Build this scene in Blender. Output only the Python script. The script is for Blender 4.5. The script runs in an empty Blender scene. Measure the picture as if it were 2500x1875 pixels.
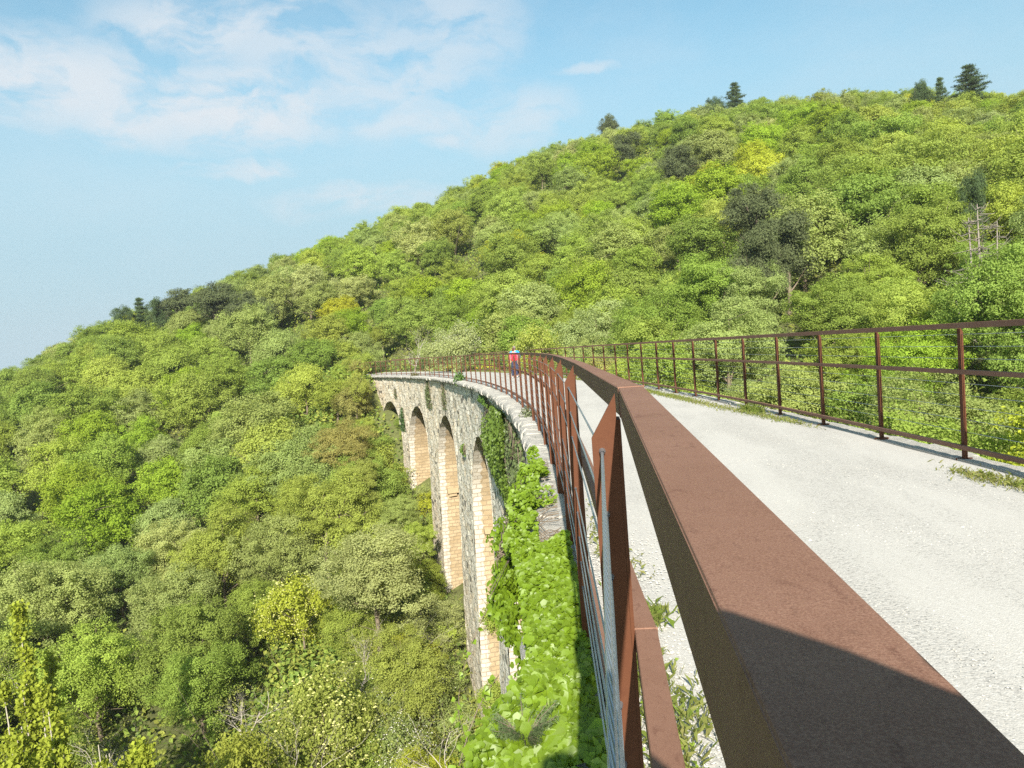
import bpy, math, random
import numpy as np
from mathutils import Matrix, Vector

rng = np.random.default_rng(7)
random.seed(7)
SC = bpy.context.scene
COL = SC.collection
R = math.radians

# ------------------------------------------------------------------ camera, sky, sun, exposure
EYE = 1.594                       # eye above the path
PITCH, ROLL, YAW, FOC = 0.06151, 0.07599, 0.11305, 1920.7
_f0 = np.array([-math.sin(YAW), math.cos(YAW), 0.0]); _r0 = np.array([math.cos(YAW), math.sin(YAW), 0.0])
FWD = _f0*math.cos(PITCH) + np.array([0, 0, -math.sin(PITCH)])
_up = _f0*math.sin(PITCH) + np.array([0, 0, math.cos(PITCH)])
RGT = _r0*math.cos(ROLL) - _up*math.sin(ROLL)
UPV = _r0*math.sin(ROLL) + _up*math.cos(ROLL)
CAM = np.array([0.0, 0.0, EYE])
cd = bpy.data.cameras.new("camera"); cam = bpy.data.objects.new("camera", cd); COL.objects.link(cam)
cam.matrix_world = Matrix(((RGT[0], UPV[0], -FWD[0], CAM[0]), (RGT[1], UPV[1], -FWD[1], CAM[1]), (RGT[2], UPV[2], -FWD[2], CAM[2]), (0, 0, 0, 1)))
cd.sensor_width = 36; cd.lens = 36*FOC/2500; cd.clip_start = 0.02; cd.clip_end = 9000
SC.camera = cam

SUN_EL, SUN_AZ = R(30), R(175)    # bearing of the sun, clockwise from +Y
sd = bpy.data.lights.new("sun", 'SUN'); sun = bpy.data.objects.new("sun", sd); COL.objects.link(sun)
sd.energy = 4.4; sd.angle = R(0.53); sd.color = (1.0, 0.93, 0.82)
_sv = Vector((math.sin(SUN_AZ)*math.cos(SUN_EL), math.cos(SUN_AZ)*math.cos(SUN_EL), math.sin(SUN_EL)))
sun.rotation_euler = _sv.to_track_quat('Z', 'Y').to_euler()
SC.view_settings.view_transform = 'Standard'; SC.view_settings.look = 'None'
SC.view_settings.exposure = 1.45; SC.view_settings.gamma = 1.0
SC.render.engine = 'CYCLES'
SC.cycles.max_bounces = 6; SC.cycles.diffuse_bounces = 3; SC.cycles.transmission_bounces = 4; SC.cycles.transparent_max_bounces = 4
SC.cycles.use_denoising = False
SC.cycles.sample_clamp_indirect = 6


class NT:
    """a short way to write shader nodes"""
    def __init__(s, tree): s.t = tree; s.n = tree.nodes; s.l = tree.links
    def add(s, typ, ins=None, **kw):
        n = s.n.new(typ)
        for k, v in kw.items(): setattr(n, k, v)
        for k, v in (ins or {}).items():
            sock = n.inputs[k]
            if isinstance(v, bpy.types.NodeSocket): s.l.new(v, sock)
            else: sock.default_value = v
        return n
    def math(s, op, a, b=0.0, c=0.0, clamp=False):
        n = s.add('ShaderNodeMath', {0: a, 1: b, 2: c}, operation=op); n.use_clamp = clamp; return n.outputs[0]
    def vm(s, op, a, b=(0, 0, 0)):
        n = s.add('ShaderNodeVectorMath', {0: a, 1: b}, operation=op); return n
    def noise(s, vec, scale, detail=4, rough=.55, dist=0.0):
        return s.add('ShaderNodeTexNoise', {'Vector': vec, 'Scale': scale, 'Detail': detail, 'Roughness': rough, 'Distortion': dist}).outputs['Fac']
    def ramp(s, fac, stops):
        n = s.add('ShaderNodeValToRGB', {0: fac}); e = n.color_ramp.elements
        while len(e) < len(stops): e.new(0.5)
        for i, (p, c) in enumerate(stops):
            e[i].position = p; e[i].color = (c, c, c, 1) if not hasattr(c, '__len__') else (*c, 1)
        return n.outputs[0]
    def mix(s, fac, a, b, blend='MIX'):
        n = s.add('ShaderNodeMix', data_type='RGBA', blend_type=blend)
        for i, v in ((0, fac), (6, a), (7, b)):
            if isinstance(v, bpy.types.NodeSocket): s.l.new(v, n.inputs[i])
            else: n.inputs[i].default_value = v if not hasattr(v, '__len__') else ((*v, 1) if len(v) == 3 else v)
        return n.outputs[2]
    def rng(s, v, a, b, c=0.0, d=1.0):
        return s.add('ShaderNodeMapRange', {0: v, 1: a, 2: b, 3: c, 4: d}, interpolation_type='SMOOTHSTEP').outputs[0]


def pix_ray(px, py):
    u = (px-1250)/FOC; v = -(py-937.5)/FOC
    D = FWD + RGT*u + UPV*v
    return D/np.linalg.norm(D)
def az_el(px, py):
    D = pix_ray(px, py); return math.atan2(D[0], D[1]), math.asin(D[2])
def project(P):
    Q = np.atleast_2d(P) - CAM; d = Q@FWD; d = np.where(abs(d) < 1e-6, 1e-6, d)
    return np.stack([1250+FOC*(Q@RGT)/d, 937.5-FOC*(Q@UPV)/d, d], 1)


def make_world():
    w = bpy.data.worlds.new("World"); SC.world = w; w.use_nodes = True
    nt = NT(w.node_tree); nt.n.clear()
    sky = nt.add('ShaderNodeTexSky', sky_type='NISHITA', sun_disc=False, sun_elevation=SUN_EL, sun_rotation=SUN_AZ, altitude=200, air_density=1.0, dust_density=1.6, ozone_density=2.0)
    dirv = nt.add('ShaderNodeTexCoord').outputs['Generated']
    sx = nt.add('ShaderNodeSeparateXYZ', {0: dirv})
    az = nt.math('ARCTAN2', sx.outputs[0], sx.outputs[1]); el = nt.math('ARCSINE', sx.outputs[2])
    ae = nt.add('ShaderNodeCombineXYZ', {0: az, 1: el, 2: 0.0}).outputs[0]
    # thin spring clouds: soft banks, broken up by noise
    lobes = [((120, 190), .15, .052, .85), ((330, 270), .10, .04, .8), ((560, 255), .15, .05, .95), ((500, 60), .13, .04, .7), ((700, 90), .12, .06, .55),
             ((930, 170), .16, .075, .5), ((1120, 60), .08, .06, .45), ((1010, 295), .10, .018, .55), ((1240, 290), .09, .04, .45),
             ((640, 406), .048, .011, .8), ((540, 418), .07, .010, .5), ((880, 488), .12, .02, .5), ((1440, 158), .05, .008, .4), ((1100, 340), .05, .01, .5)]
    wob = nt.add('ShaderNodeTexNoise', {'Vector': ae, 'Scale': 9.0, 'Detail': 5.0, 'Roughness': .6}).outputs['Color']
    wv = nt.vm('MULTIPLY', nt.vm('SUBTRACT', wob, (.5, .5, .5)).outputs[0], (.10, .05, 0)).outputs[0]
    aw = nt.vm('ADD', ae, wv).outputs[0]
    tot = None
    for (px, py), sa, se, amp in lobes:
        a, e = az_el(px, py)
        d = nt.vm('MULTIPLY', nt.vm('SUBTRACT', aw, (a, e, 0)).outputs[0], (1/sa, 1/se, 0)).outputs[0]
        ln = nt.vm('LENGTH', d).outputs['Value']
        m = nt.rng(ln, 1.30, 0.25, 0.0, amp)
        tot = m if tot is None else nt.math('MAXIMUM', tot, m)
    st = nt.vm('MULTIPLY', aw, (1.0, 2.2, 1.0)).outputs[0]
    n1 = nt.noise(st, 11.0, 7, .58, .35)
    br = nt.rng(n1, .30, .60, .0, 1.0)
    dens = nt.math('MULTIPLY', nt.math('POWER', tot, .62), br, clamp=True)
    veil = nt.math('MULTIPLY', nt.rng(nt.noise(st, 4.0, 5, .6), .35, .8, 0, .22), nt.rng(el, .05, .3, .6, 1.0))
    cov = nt.math('MAXIMUM', nt.math('MULTIPLY', dens, .97), veil)
    base = nt.mix(1.0, sky.outputs[0], SKY_TINT, 'MULTIPLY')
    base = nt.mix(nt.rng(el, .46, .10, 0, .93), base, SKY_LOW)         # paler towards the horizon
    base = nt.mix(nt.rng(el, .12, .0, 0, .9), base, SKY_HORIZON)
    colr = nt.mix(cov, base, SKY_CLOUD)
    bg = nt.add('ShaderNodeBackground', {0: colr, 1: 0.0615})
    o = nt.add('ShaderNodeOutputWorld'); nt.l.new(bg.outputs[0], o.inputs[0])
SKY_TINT = (.93, 1.27, 1.10); SKY_LOW = (2.92, 4.12, 4.78); SKY_HORIZON = (3.15, 4.18, 4.75); SKY_CLOUD = (4.7, 5.0, 5.3)
make_world()


# ------------------------------------------------------------------ materials
def material(name):
    m = bpy.data.materials.new(name); m.use_nodes = True; nt = NT(m.node_tree); nt.n.clear()
    return m, nt
def finish(nt, shader):
    o = nt.add('ShaderNodeOutputMaterial'); nt.l.new(shader, o.inputs[0])
def bump(nt, h, strength, dist):
    return nt.add('ShaderNodeBump', {'Strength': strength, 'Distance': dist, 'Height': h}).outputs[0]
def bsdf(nt, color, rough=.8, normal=None, metal=0.0, spec=.3):
    ins = {'Base Color': color, 'Roughness': rough, 'Metallic': metal, 'Specular IOR Level': spec}
    if normal is not None: ins['Normal'] = normal
    return nt.add('ShaderNodeBsdfPrincipled', ins).outputs[0]
def col4(c): return (*c, 1.0)

def leaf_material(name, attr_color=False, transl=.48, gloss=.0, rough=.45, hue=(1.25, 1.15, .6)):
    m, nt = material(name)
    t = nt.add('ShaderNodeAttribute', attribute_name='tint').outputs['Fac']
    if attr_color: base = nt.add('ShaderNodeAttribute', attribute_name='tree_color', attribute_type='INSTANCER' if attr_color == 'INSTANCER' else 'GEOMETRY').outputs['Color']
    else: base = nt.add('ShaderNodeObjectInfo').outputs['Color']
    k = nt.add('ShaderNodeMapRange', {0: t, 1: 0.0, 2: 1.0, 3: .84, 4: 1.28}).outputs[0]
    c = nt.mix(1.0, base, nt.add('ShaderNodeCombineXYZ', {0: k, 1: k, 2: k}).outputs[0], 'MULTIPLY')
    tc = nt.mix(1.0, c, hue, 'MULTIPLY')
    df = nt.add('ShaderNodeBsdfDiffuse', {0: c}).outputs[0]
    tr = nt.add('ShaderNodeBsdfTranslucent', {0: tc}).outputs[0]
    s = nt.add('ShaderNodeMixShader', {0: transl, 1: df, 2: tr}).outputs[0]
    if gloss:
        g = nt.add('ShaderNodeBsdfGlossy', {0: (1, 1, 1, 1), 1: rough}).outputs[0]
        s = nt.add('ShaderNodeMixShader', {0: gloss, 1: s, 2: g}).outputs[0]
    finish(nt, s); return m

def bark_material(name, c0, c1):
    m, nt = material(name); v = nt.add('ShaderNodeTexCoord').outputs['Object']
    n = nt.noise(v, 6, 5, .6); c = nt.mix(n, c0, c1)
    finish(nt, bsdf(nt, c, .9, bump(nt, nt.noise(v, 22, 4), .5, .02))); return m

def rust_material():
    m, nt = material("weathering steel"); v = nt.add('ShaderNodeTexCoord').outputs['Object']
    n1 = nt.noise(v, 2.6, 7, .65); n2 = nt.noise(v, 30, 6, .7); n3 = nt.noise(v, 1100, 3, .75); n4 = nt.noise(v, 300, 4, .7)
    st = nt.vm('MULTIPLY', v, (1.9, .8, 1.9)).outputs[0]
    blot = nt.rng(nt.noise(st, 30, 5, .6, .7), .56, .70, 0, 1); blot2 = nt.rng(nt.noise(st, 75, 4, .6, .5), .58, .70, 0, 1)
    c = nt.mix(nt.rng(n1, .25, .75, 0, 1), (.168, .083, .053), (.222, .118, .081))
    c = nt.mix(nt.rng(n2, .40, .75, 0, .3), c, (.13, .061, .038))
    c = nt.mix(nt.math('MULTIPLY', blot, .6), c, (.098, .038, .024))
    c = nt.mix(nt.math('MULTIPLY', blot2, .35), c, (.095, .043, .028))
    c = nt.mix(nt.rng(n4, .5, .8, 0, .18), c, (.26, .15, .10))
    c = nt.mix(nt.rng(n3, .35, .75, 0, .5), c, (.30, .185, .13))
    c = nt.mix(nt.rng(n3, .62, .30, 0, .35), c, (.08, .036, .024))
    rr = nt.math('MULTIPLY_ADD', n2, .25, .55)
    h = nt.math('ADD', nt.math('MULTIPLY', n3, .6), nt.math('ADD', n2, nt.math('MULTIPLY', n4, .6)))
    finish(nt, bsdf(nt, c, rr, bump(nt, h, .22, .0012), 0, .18)); return m
def rust_post_material():
    m, nt = material("orange rusted steel"); v = nt.add('ShaderNodeTexCoord').outputs['Object']
    n1 = nt.noise(v, 5, 6, .6); n2 = nt.noise(v, 60, 5, .65); n3 = nt.noise(v, 420, 3, .7)
    c = nt.mix(n1, (.066, .0215, .0085), (.092, .0325, .0135))
    c = nt.mix(nt.rng(n2, .4, .75, 0, .6), c, (.060, .018, .0075))
    c = nt.mix(nt.rng(n3, .3, .8, 0, .3), c, (.135, .05, .02))
    h = nt.math('ADD', nt.math('MULTIPLY', n3, .5), n2)
    finish(nt, bsdf(nt, c, .72, bump(nt, h, .35, .001), 0, .25)); return m
def steel_material():
    m, nt = material("galvanised steel"); v = nt.add('ShaderNodeTexCoord').outputs['UV']
    w = nt.add('ShaderNodeTexWave', {'Vector': v, 'Scale': 1.0, 'Distortion': 0.0}, wave_type='BANDS', bands_direction='DIAGONAL').outputs['Fac']
    c = nt.mix(w, (.30, .34, .37), (.48, .52, .55))
    finish(nt, bsdf(nt, c, .42, bump(nt, w, .6, .0012), .75, .5)); return m

def gravel_material():
    m, nt = material("white crushed limestone"); v = nt.add('ShaderNodeTexCoord').outputs['Object']
    vo = nt.add('ShaderNodeTexVoronoi', {'Vector': v, 'Scale': 105.0, 'Randomness': 1.0})
    vo2 = nt.add('ShaderNodeTexVoronoi', {'Vector': v, 'Scale': 44.0, 'Randomness': 1.0})
    cs = nt.add('ShaderNodeSeparateColor', {0: vo.outputs['Color']}).outputs[0]
    cs2 = nt.add('ShaderNodeSeparateColor', {0: vo2.outputs['Color']}).outputs[0]
    big = nt.noise(v, .55, 4, .6); fine = nt.noise(v, 160, 3, .7)
    loose = nt.rng(nt.noise(nt.vm('MULTIPLY', v, (1.0, .22, 1)).outputs[0], 1.5, 4, .6), .38, .66, 0, 1)      # compacted wheel lines and looser gravel
    c = nt.mix(big, (.365, .346, .316), (.425, .407, .377))
    c = nt.mix(nt.math('MULTIPLY', nt.math('SUBTRACT', 1.0, loose), .5), c, (.465, .445, .41))
    c = nt.mix(nt.math('MULTIPLY', nt.math('MULTIPLY_ADD', loose, .7, .3), nt.rng(cs, .15, .0, 0, .75)), c, (.13, .128, .12))
    c = nt.mix(nt.math('MULTIPLY', loose, nt.rng(cs2, .16, 0, 0, .4)), c, (.18, .17, .155))
    c = nt.mix(nt.rng(cs, .72, 1, 0, .55), c, (.52, .505, .48))
    c = nt.mix(nt.rng(fine, .55, .8, 0, .35), c, (.25, .24, .22))
    h = nt.math('ADD', nt.math('MULTIPLY', vo.outputs['Distance'], -1.0), nt.math('MULTIPLY', vo2.outputs['Distance'], nt.math('MULTIPLY', loose, -1.6)))
    h = nt.math('ADD', h, nt.math('MULTIPLY', fine, .4))
    finish(nt, bsdf(nt, c, .95, bump(nt, h, .4, .004), 0, .15)); return m

def limestone_material(name, c0, c1, scale=1.0):
    m, nt = material(name); v = nt.add('ShaderNodeTexCoord').outputs['Object']
    n = nt.noise(v, 2.2*scale, 6, .65); n2 = nt.noise(v, 18*scale, 5, .65); n3 = nt.noise(v, 90*scale, 3, .6)
    c = nt.mix(n, c0, c1)
    c = nt.mix(nt.rng(n2, .52, .74, 0, .5), c, (.20, .20, .185))
    c = nt.mix(nt.rng(nt.noise(v, 7*scale, 4, .7), .6, .72, 0, .45), c, (.13, .135, .12))
    h = nt.math('ADD', n2, nt.math('MULTIPLY', n3, .4))
    finish(nt, bsdf(nt, c, .9, bump(nt, h, .9, .03), 0, .2)); return m

def rubble_material():
    m, nt = material("grey rubble masonry"); uv = nt.add('ShaderNodeUVMap').outputs[0]
    wob = nt.vm('SUBTRACT', nt.add('ShaderNodeTexNoise', {'Vector': uv, 'Scale': 2.4, 'Detail': 4.0}).outputs['Color'], (.5, .5, .5)).outputs[0]
    q = nt.vm('ADD', nt.vm('MULTIPLY', uv, (1/.50, 1/.27, 1)).outputs[0], nt.vm('MULTIPLY', wob, (.9, .9, 0)).outputs[0]).outputs[0]
    v1 = nt.add('ShaderNodeTexVoronoi', {'Vector': q, 'Scale': 1.0, 'Randomness': .8}, voronoi_dimensions='2D')
    v2 = nt.add('ShaderNodeTexVoronoi', {'Vector': q, 'Scale': 1.0, 'Randomness': .8}, voronoi_dimensions='2D', feature='DISTANCE_TO_EDGE')
    sep = nt.add('ShaderNodeSeparateColor', {0: v1.outputs['Color']})
    edge = nt.rng(v2.outputs['Distance'], .0, .11, 1, 0)
    n = nt.noise(uv, 11, 5, .65); big = nt.noise(uv, .35, 5, .6)
    c = nt.mix(sep.outputs[0], (.55, .505, .42), (.73, .68, .575))
    c = nt.mix(nt.rng(sep.outputs[1], .62, .95, 0, .55), c, (.50, .385, .24))
    c = nt.mix(nt.rng(n, .5, .75, 0, .4), c, (.38, .35, .30))
    warm = nt.rng(nt.add('ShaderNodeSeparateXYZ', {0: uv}).outputs[0], 44, 64, 0, .5)
    c = nt.mix(nt.math('MULTIPLY', warm, big), c, (.56, .44, .28))
    stv = nt.vm('MULTIPLY', uv, (1.0, .16, 1)).outputs[0]
    stain = nt.rng(nt.noise(stv, .8, 5, .65), .54, .72, 0, .5)
    c = nt.mix(stain, c, (.17, .17, .145))
    painted_holes = nt.rng(sep.outputs[2], .10, .0, 0, .85)  # random stones painted near black, standing in for shaded hollows
    c = nt.mix(nt.math('MULTIPLY', edge, nt.rng(nt.noise(uv, 3.1, 4), .35, .65, .15, .75)), c, (.25, .225, .18))
    c = nt.mix(painted_holes, c, (.07, .062, .05))
    h = nt.math('ADD', nt.math('MULTIPLY', edge, -1.0), nt.math('MULTIPLY', n, .45))
    h = nt.math('ADD', h, nt.math('MULTIPLY', sep.outputs[0], .9))
    finish(nt, bsdf(nt, c, .95, bump(nt, h, .75, .06), 0, .15)); return m

def ashlar_material():
    m, nt = material("ochre coursed stone"); uv = nt.add('ShaderNodeUVMap').outputs[0]
    wob = nt.vm('SUBTRACT', nt.add('ShaderNodeTexNoise', {'Vector': uv, 'Scale': 1.6, 'Detail': 4.0}).outputs['Color'], (.5, .5, .5)).outputs[0]
    q = nt.vm('ADD', uv, nt.vm('MULTIPLY', wob, (.34, .20, 0)).outputs[0]).outputs[0]
    b = nt.add('ShaderNodeTexBrick', {'Vector': q, 'Scale': 1.0, 'Mortar Size': .022, 'Mortar Smooth': .35, 'Bias': 0.0, 'Brick Width': .56, 'Row Height': .27,
                                      'Color1': (0, 0, 0, 1), 'Color2': (1, 1, 1, 1), 'Mortar': (.5, .5, .5, 1)})
    tone = nt.add('ShaderNodeSeparateColor', {0: b.outputs['Color']}).outputs[0]
    u = nt.add('ShaderNodeSeparateXYZ', {0: uv}).outputs[0]; vz = nt.add('ShaderNodeSeparateXYZ', {0: uv}).outputs[1]
    big = nt.noise(uv, .8, 5, .6); n = nt.noise(uv, 14, 5, .65)
    och = nt.mix(tone, (.275, .205, .120), (.375, .295, .190))
    och = nt.mix(nt.rng(big, .4, .7, 0, .6), och, (.34, .26, .165))
    pale = nt.mix(tone, (.37, .335, .275), (.47, .435, .375))
    # dressed corner stones run pale for about half a metre, long and short by turns
    lw = nt.math('ADD', .42, nt.math('MULTIPLY', nt.math('PINGPONG', nt.math('MULTIPLY', vz, 3.2), 1.0), .16))
    k = nt.rng(nt.math('SUBTRACT', u, lw), -.04, .05, 0, 1)
    c = nt.mix(k, pale, och)
    c = nt.mix(nt.math('MULTIPLY', b.outputs['Fac'], .6), c, nt.mix(nt.noise(uv, 2.0, 3), (.15, .10, .055), (.43, .35, .245)))
    c = nt.mix(nt.rng(n, .55, .78, 0, .35), c, (.17, .12, .065))
    c = nt.mix(nt.rng(nt.noise(nt.vm('MULTIPLY', uv, (1.6, .12, 1)).outputs[0], 1.4, 5, .65), .55, .72, 0, .45), c, (.20, .155, .095))
    h = nt.math('ADD', nt.math('MULTIPLY', b.outputs['Fac'], -1.0), nt.math('ADD', nt.math('MULTIPLY', n, .5), nt.math('MULTIPLY', tone, .7)))
    finish(nt, bsdf(nt, c, .92, bump(nt, h, 1.0, .05), 0, .15)); return m

def plain_material(name, c, rough=.8, var=.25, scale=8, spec=.3):
    m, nt = material(name); v = nt.add('ShaderNodeTexCoord').outputs['Object']
    n = nt.noise(v, scale, 4, .6)
    cc = nt.mix(n, tuple(x*(1-var) for x in c), tuple(min(1, x*(1+var)) for x in c))
    finish(nt, bsdf(nt, cc, rough, None, 0, spec)); return m

M_LEAF = leaf_material("spring leaves")
M_FOREST = leaf_material("spring leaves of the far wood", True)
M_NEEDLE = leaf_material("pine needles", transl=.15, gloss=.0, hue=(1, 1, .7))
M_IVY = leaf_material("glossy ivy leaves", transl=.46, gloss=.03, rough=.5, hue=(1.25, 1.12, .35))
M_BARK = bark_material("brown bark", (.10, .075, .05), (.21, .17, .125))
M_PALEBARK = bark_material("pale dead bark", (.27, .24, .20), (.44, .40, .34))
M_DEAD = bark_material("weathered dead wood", (.17, .145, .12), (.27, .24, .205))
M_RUST = rust_material(); M_POST = rust_post_material(); M_STEEL = steel_material()
M_GRAVEL = gravel_material()
M_COPING = limestone_material("pale coping limestone", (.32, .302, .268), (.42, .40, .365))
M_RUBBLE = rubble_material(); M_ASHLAR = ashlar_material()
M_PETAL = plain_material("white petals", (.44, .43, .36), .7)
M_CREAM = plain_material("cream blossom", (.42, .42, .15), .7)
M_YELLOW = plain_material("yellow petals", (.75, .55, .03), .7)
M_SOIL = plain_material("forest soil", (.085, .095, .030), .95, .8, 2.2)


# ------------------------------------------------------------------ mesh helpers
def mesh_from(name, parts, smooth=False, attrs=None, uvs=None):
    """parts: list of (V, F) with F an (m, 3|4) array; attrs: {name: per-vertex float or colour}; uvs: list of per-vertex uv arrays"""
    V = np.concatenate([p[0] for p in parts]).astype(np.float32)
    off = 0; loops = []; starts = []; tot = 0
    for v, f in parts:
        f = np.asarray(f, dtype=np.int32)
        if len(f):
            loops.append((f+off).ravel()); k = f.shape[1]
            starts.append(tot+np.arange(len(f), dtype=np.int32)*k); tot += f.size
        off += len(v)
    me = bpy.data.meshes.new(name); me.vertices.add(len(V)); me.vertices.foreach_set('co', V.ravel())
    L = np.concatenate(loops); S_ = np.concatenate(starts)
    me.loops.add(len(L)); me.loops.foreach_set('vertex_index', L)
    me.polygons.add(len(S_)); me.polygons.foreach_set('loop_start', S_)
    me.polygons.foreach_set('use_smooth', np.full(len(S_), bool(smooth)))
    if uvs is not None:
        UV = np.concatenate(uvs).astype(np.float32); lay = me.uv_layers.new(name='UVMap'); lay.data.foreach_set('uv', UV[L].ravel())
    for k, a in (attrs or {}).items():
        a = np.asarray(a, dtype=np.float32)
        if a.ndim == 1: me.attributes.new(k, 'FLOAT', 'POINT').data.foreach_set('value', a)
        else: me.attributes.new(k, 'FLOAT_COLOR', 'POINT').data.foreach_set('color', a.ravel())
    me.update(calc_edges=True); me.validate(); return me
def obj(name, me, mat=None, parent=None, loc=(0, 0, 0)):
    o = bpy.data.objects.new(name, me); COL.objects.link(o)
    if mat is not None and len(me.materials) == 0: me.materials.append(mat)
    if parent is not None: o.parent = parent
    o.location = loc; return o
def thing(name, label, cat, loc=(0, 0, 0), group=None, rz=0.0):
    o = bpy.data.objects.new(name, None); COL.objects.link(o); o.location = loc; o.rotation_euler = (0, 0, rz); o.empty_display_size = .3
    return tag(o, label, cat, group)
def tag(o, label=None, cat=None, group=None, kind=None):
    if label: o['label'] = label
    if cat: o['category'] = cat
    if group: o['group'] = group
    if kind: o['kind'] = kind
    return o
def box(x0, x1, y0, y1, z0, z1):
    V = np.array([[x0, y0, z0], [x1, y0, z0], [x1, y1, z0], [x0, y1, z0], [x0, y0, z1], [x1, y0, z1], [x1, y1, z1], [x0, y1, z1]], float)
    return V, np.array([[0, 3, 2, 1], [4, 5, 6, 7], [0, 1, 5, 4], [1, 2, 6, 5], [2, 3, 7, 6], [3, 0, 4, 7]])
def tube(pts, rad, n=6, cap=True):
    pts = np.asarray(pts, float); rad = np.broadcast_to(np.asarray(rad, float), (len(pts),))
    t = np.gradient(pts, axis=0); t /= np.linalg.norm(t, axis=1)[:, None]+1e-9
    ref = np.where(abs(t[:, 2:3]) < .9, [[0, 0, 1.0]], [[1.0, 0, 0]])
    a = np.cross(t, ref); a /= np.linalg.norm(a, axis=1)[:, None]+1e-9; b = np.cross(t, a)
    an = np.linspace(0, 2*np.pi, n, endpoint=False)
    V = pts[:, None]+rad[:, None, None]*(a[:, None]*np.cos(an)[None, :, None]+b[:, None]*np.sin(an)[None, :, None])
    i = np.arange(len(pts)-1)[:, None]*n; j = np.arange(n)[None]; k = (j+1) % n
    F = np.stack([i+j, i+k, i+n+k, i+n+j], -1).reshape(-1, 4)
    return V.reshape(-1, 3), F
def unit(v): return v/(np.linalg.norm(v, axis=-1, keepdims=True)+1e-9)

def leaf_cards(C, N, L, W, fold=.18, rg=rng):
    """one folded diamond per leaf: centres C, normals N, length L, width W"""
    n = len(C); a = unit(np.cross(N, rg.normal(size=(n, 3)))); b = np.cross(N, a)
    L = np.broadcast_to(L, (n,))[:, None]; W = np.broadcast_to(W, (n,))[:, None]
    V = np.stack([C-a*L/2, C-b*W/2+N*L*fold, C+a*L/2, C+b*W/2+N*L*fold], 1).reshape(-1, 3)
    F = np.arange(4*n).reshape(n, 4)
    t = np.repeat(rg.random(n), 4)
    return V, F, t


# ------------------------------------------------------------------ the bend of the old railway: plan and fall
SS = np.arange(-14.0, 118.0, .01)
SJ, KINK, GRADE, WID = 1.624, .0596, .01835, 4.387
_k = np.where(SS < SJ, 0, np.interp((SS-SJ)/1.5, [0, 4, 12, 30, 50, 75], [.00699, .00699, .00884, .00675, .00963, .00951]))/1.5
_th = np.cumsum(_k)*.01; _th -= np.interp(0, SS, _th); _th = _th+KINK*np.clip((SS-SJ+.012)/.024, 0, 1)
_X = np.cumsum(-np.sin(_th))*.01; _Y = np.cumsum(np.cos(_th))*.01
_X = _X-np.interp(0, SS, _X)+.0345; _Y = _Y-np.interp(0, SS, _Y)
def TH(s): return np.interp(s, SS, _th)
def PT(s, o, z):
    s, o, z = np.broadcast_arrays(np.asarray(s, float), np.asarray(o, float), np.asarray(z, float))
    th = TH(s)
    return np.stack([np.interp(s, SS, _X)+np.cos(th)*o, np.interp(s, SS, _Y)+np.sin(th)*o, z-GRADE*s], -1)
_slr = np.cumsum(1+_k*WID)*.01; _slr -= np.interp(0, SS, _slr)

def sweep(s, prof, closed=True, caps=True):
    """a profile [(o, z)] carried along the bend at the stations s"""
    s = np.asarray(s, float); pr = np.asarray(prof, float); m = len(pr)
    V = PT(s[:, None], pr[None, :, 0], pr[None, :, 1]).reshape(-1, 3)
    i = np.arange(len(s)-1)[:, None]*m; j = np.arange(m if closed else m-1)[None]; k = (j+1) % m
    F = np.stack([i+j, i+m+j, i+m+k, i+k], -1).reshape(-1, 4)
    out = [(V, F)]
    if caps and closed and m == 4:
        out = [(V, np.concatenate([F, [[3, 2, 1, 0]], [[(len(s)-1)*m+q for q in (0, 1, 2, 3)]]]))]
    return out
def rect(o0, o1, z0, z1): return [(o0, z0), (o0, z1), (o1, z1), (o1, z0)]


# ------------------------------------------------------------------ terrain
_AZ = np.array([-180, -110, -70, -42, -32, -23, -16, -11, -6, 0, 8, 18, 27, 45, 90, 180.0])
_RR = np.array([0, 10, 25, 45, 60, 75, 90, 110, 130, 160, 190, 230, 300, 800, 5000.0])
_T = np.array([
    [-10, -8, -6, -6, -6, -6, -6, -6, -8, -10, -12, -15, -20, -60, -90],
    [-14, -16, -18, -20, -20, -20, -20, -20, -22, -24, -26, -30, -40, -70, -90],
    [-18, -22, -25, -25, -24, -23, -22, -22, -22, -22, -24, -30, -40, -70, -90],
    [-18, -21, -24, -24, -22, -19, -15.5, -11, -7.2, -6.8, -13, -25, -45, -70, -90],
    [-18, -21, -24, -23, -21, -17, -12, -5.5, 0, 4, -1, -15, -45, -70, -90],
    [-17, -20, -23, -22, -19, -14, -8, -2, 5, 12.5, 11, -5, -40, -70, -90],
    [-16, -18, -22, -22.5, -19, -13, -3.6, 1, 10, 20, 23.5, 10, -30, -70, -90],
    [-15, -17, -20, -22, -18, -11, -4, 2.5, 12, 24, 29, 18, -20, -70, -90],
    [-14, -15, -16, -14, -8, -3, 1, 7, 16, 28, 35, 26, -10, -70, -90],
    [-13, -13, -13, -11, -7, -2.5, 2.5, 10, 18, 32, 41, 34, 0, -70, -90],
    [-12, -12, -11, -8, -4, 1, 7, 14, 23, 35.5, 44, 39, 10, -70, -90],
    [-12, -11.5, -10.5, -6, -2, 3, 9, 16, 24, 35.5, 41.3, 38.5, 13, -70, -90],
    [-12, -11, -10, -5, -1, 4, 10, 16, 22.5, 31, 35.6, 33, 12, -70, -90],
    [-11, -10.5, -9, -5, -1, 4, 9, 14, 18.5, 26, 30, 28, 12, -70, -90],
    [-10, -9, -7, -4, -2, 0, 2, 4, 6, 8, 8, 6, 0, -60, -90],
    [-10, -8, -6, -6, -6, -6, -6, -6, -8, -10, -12, -15, -20, -60, -90]])
_cs = np.arange(60.0, 117.0, .5); _cp = PT(_cs, 2.2, 0.0)
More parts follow.
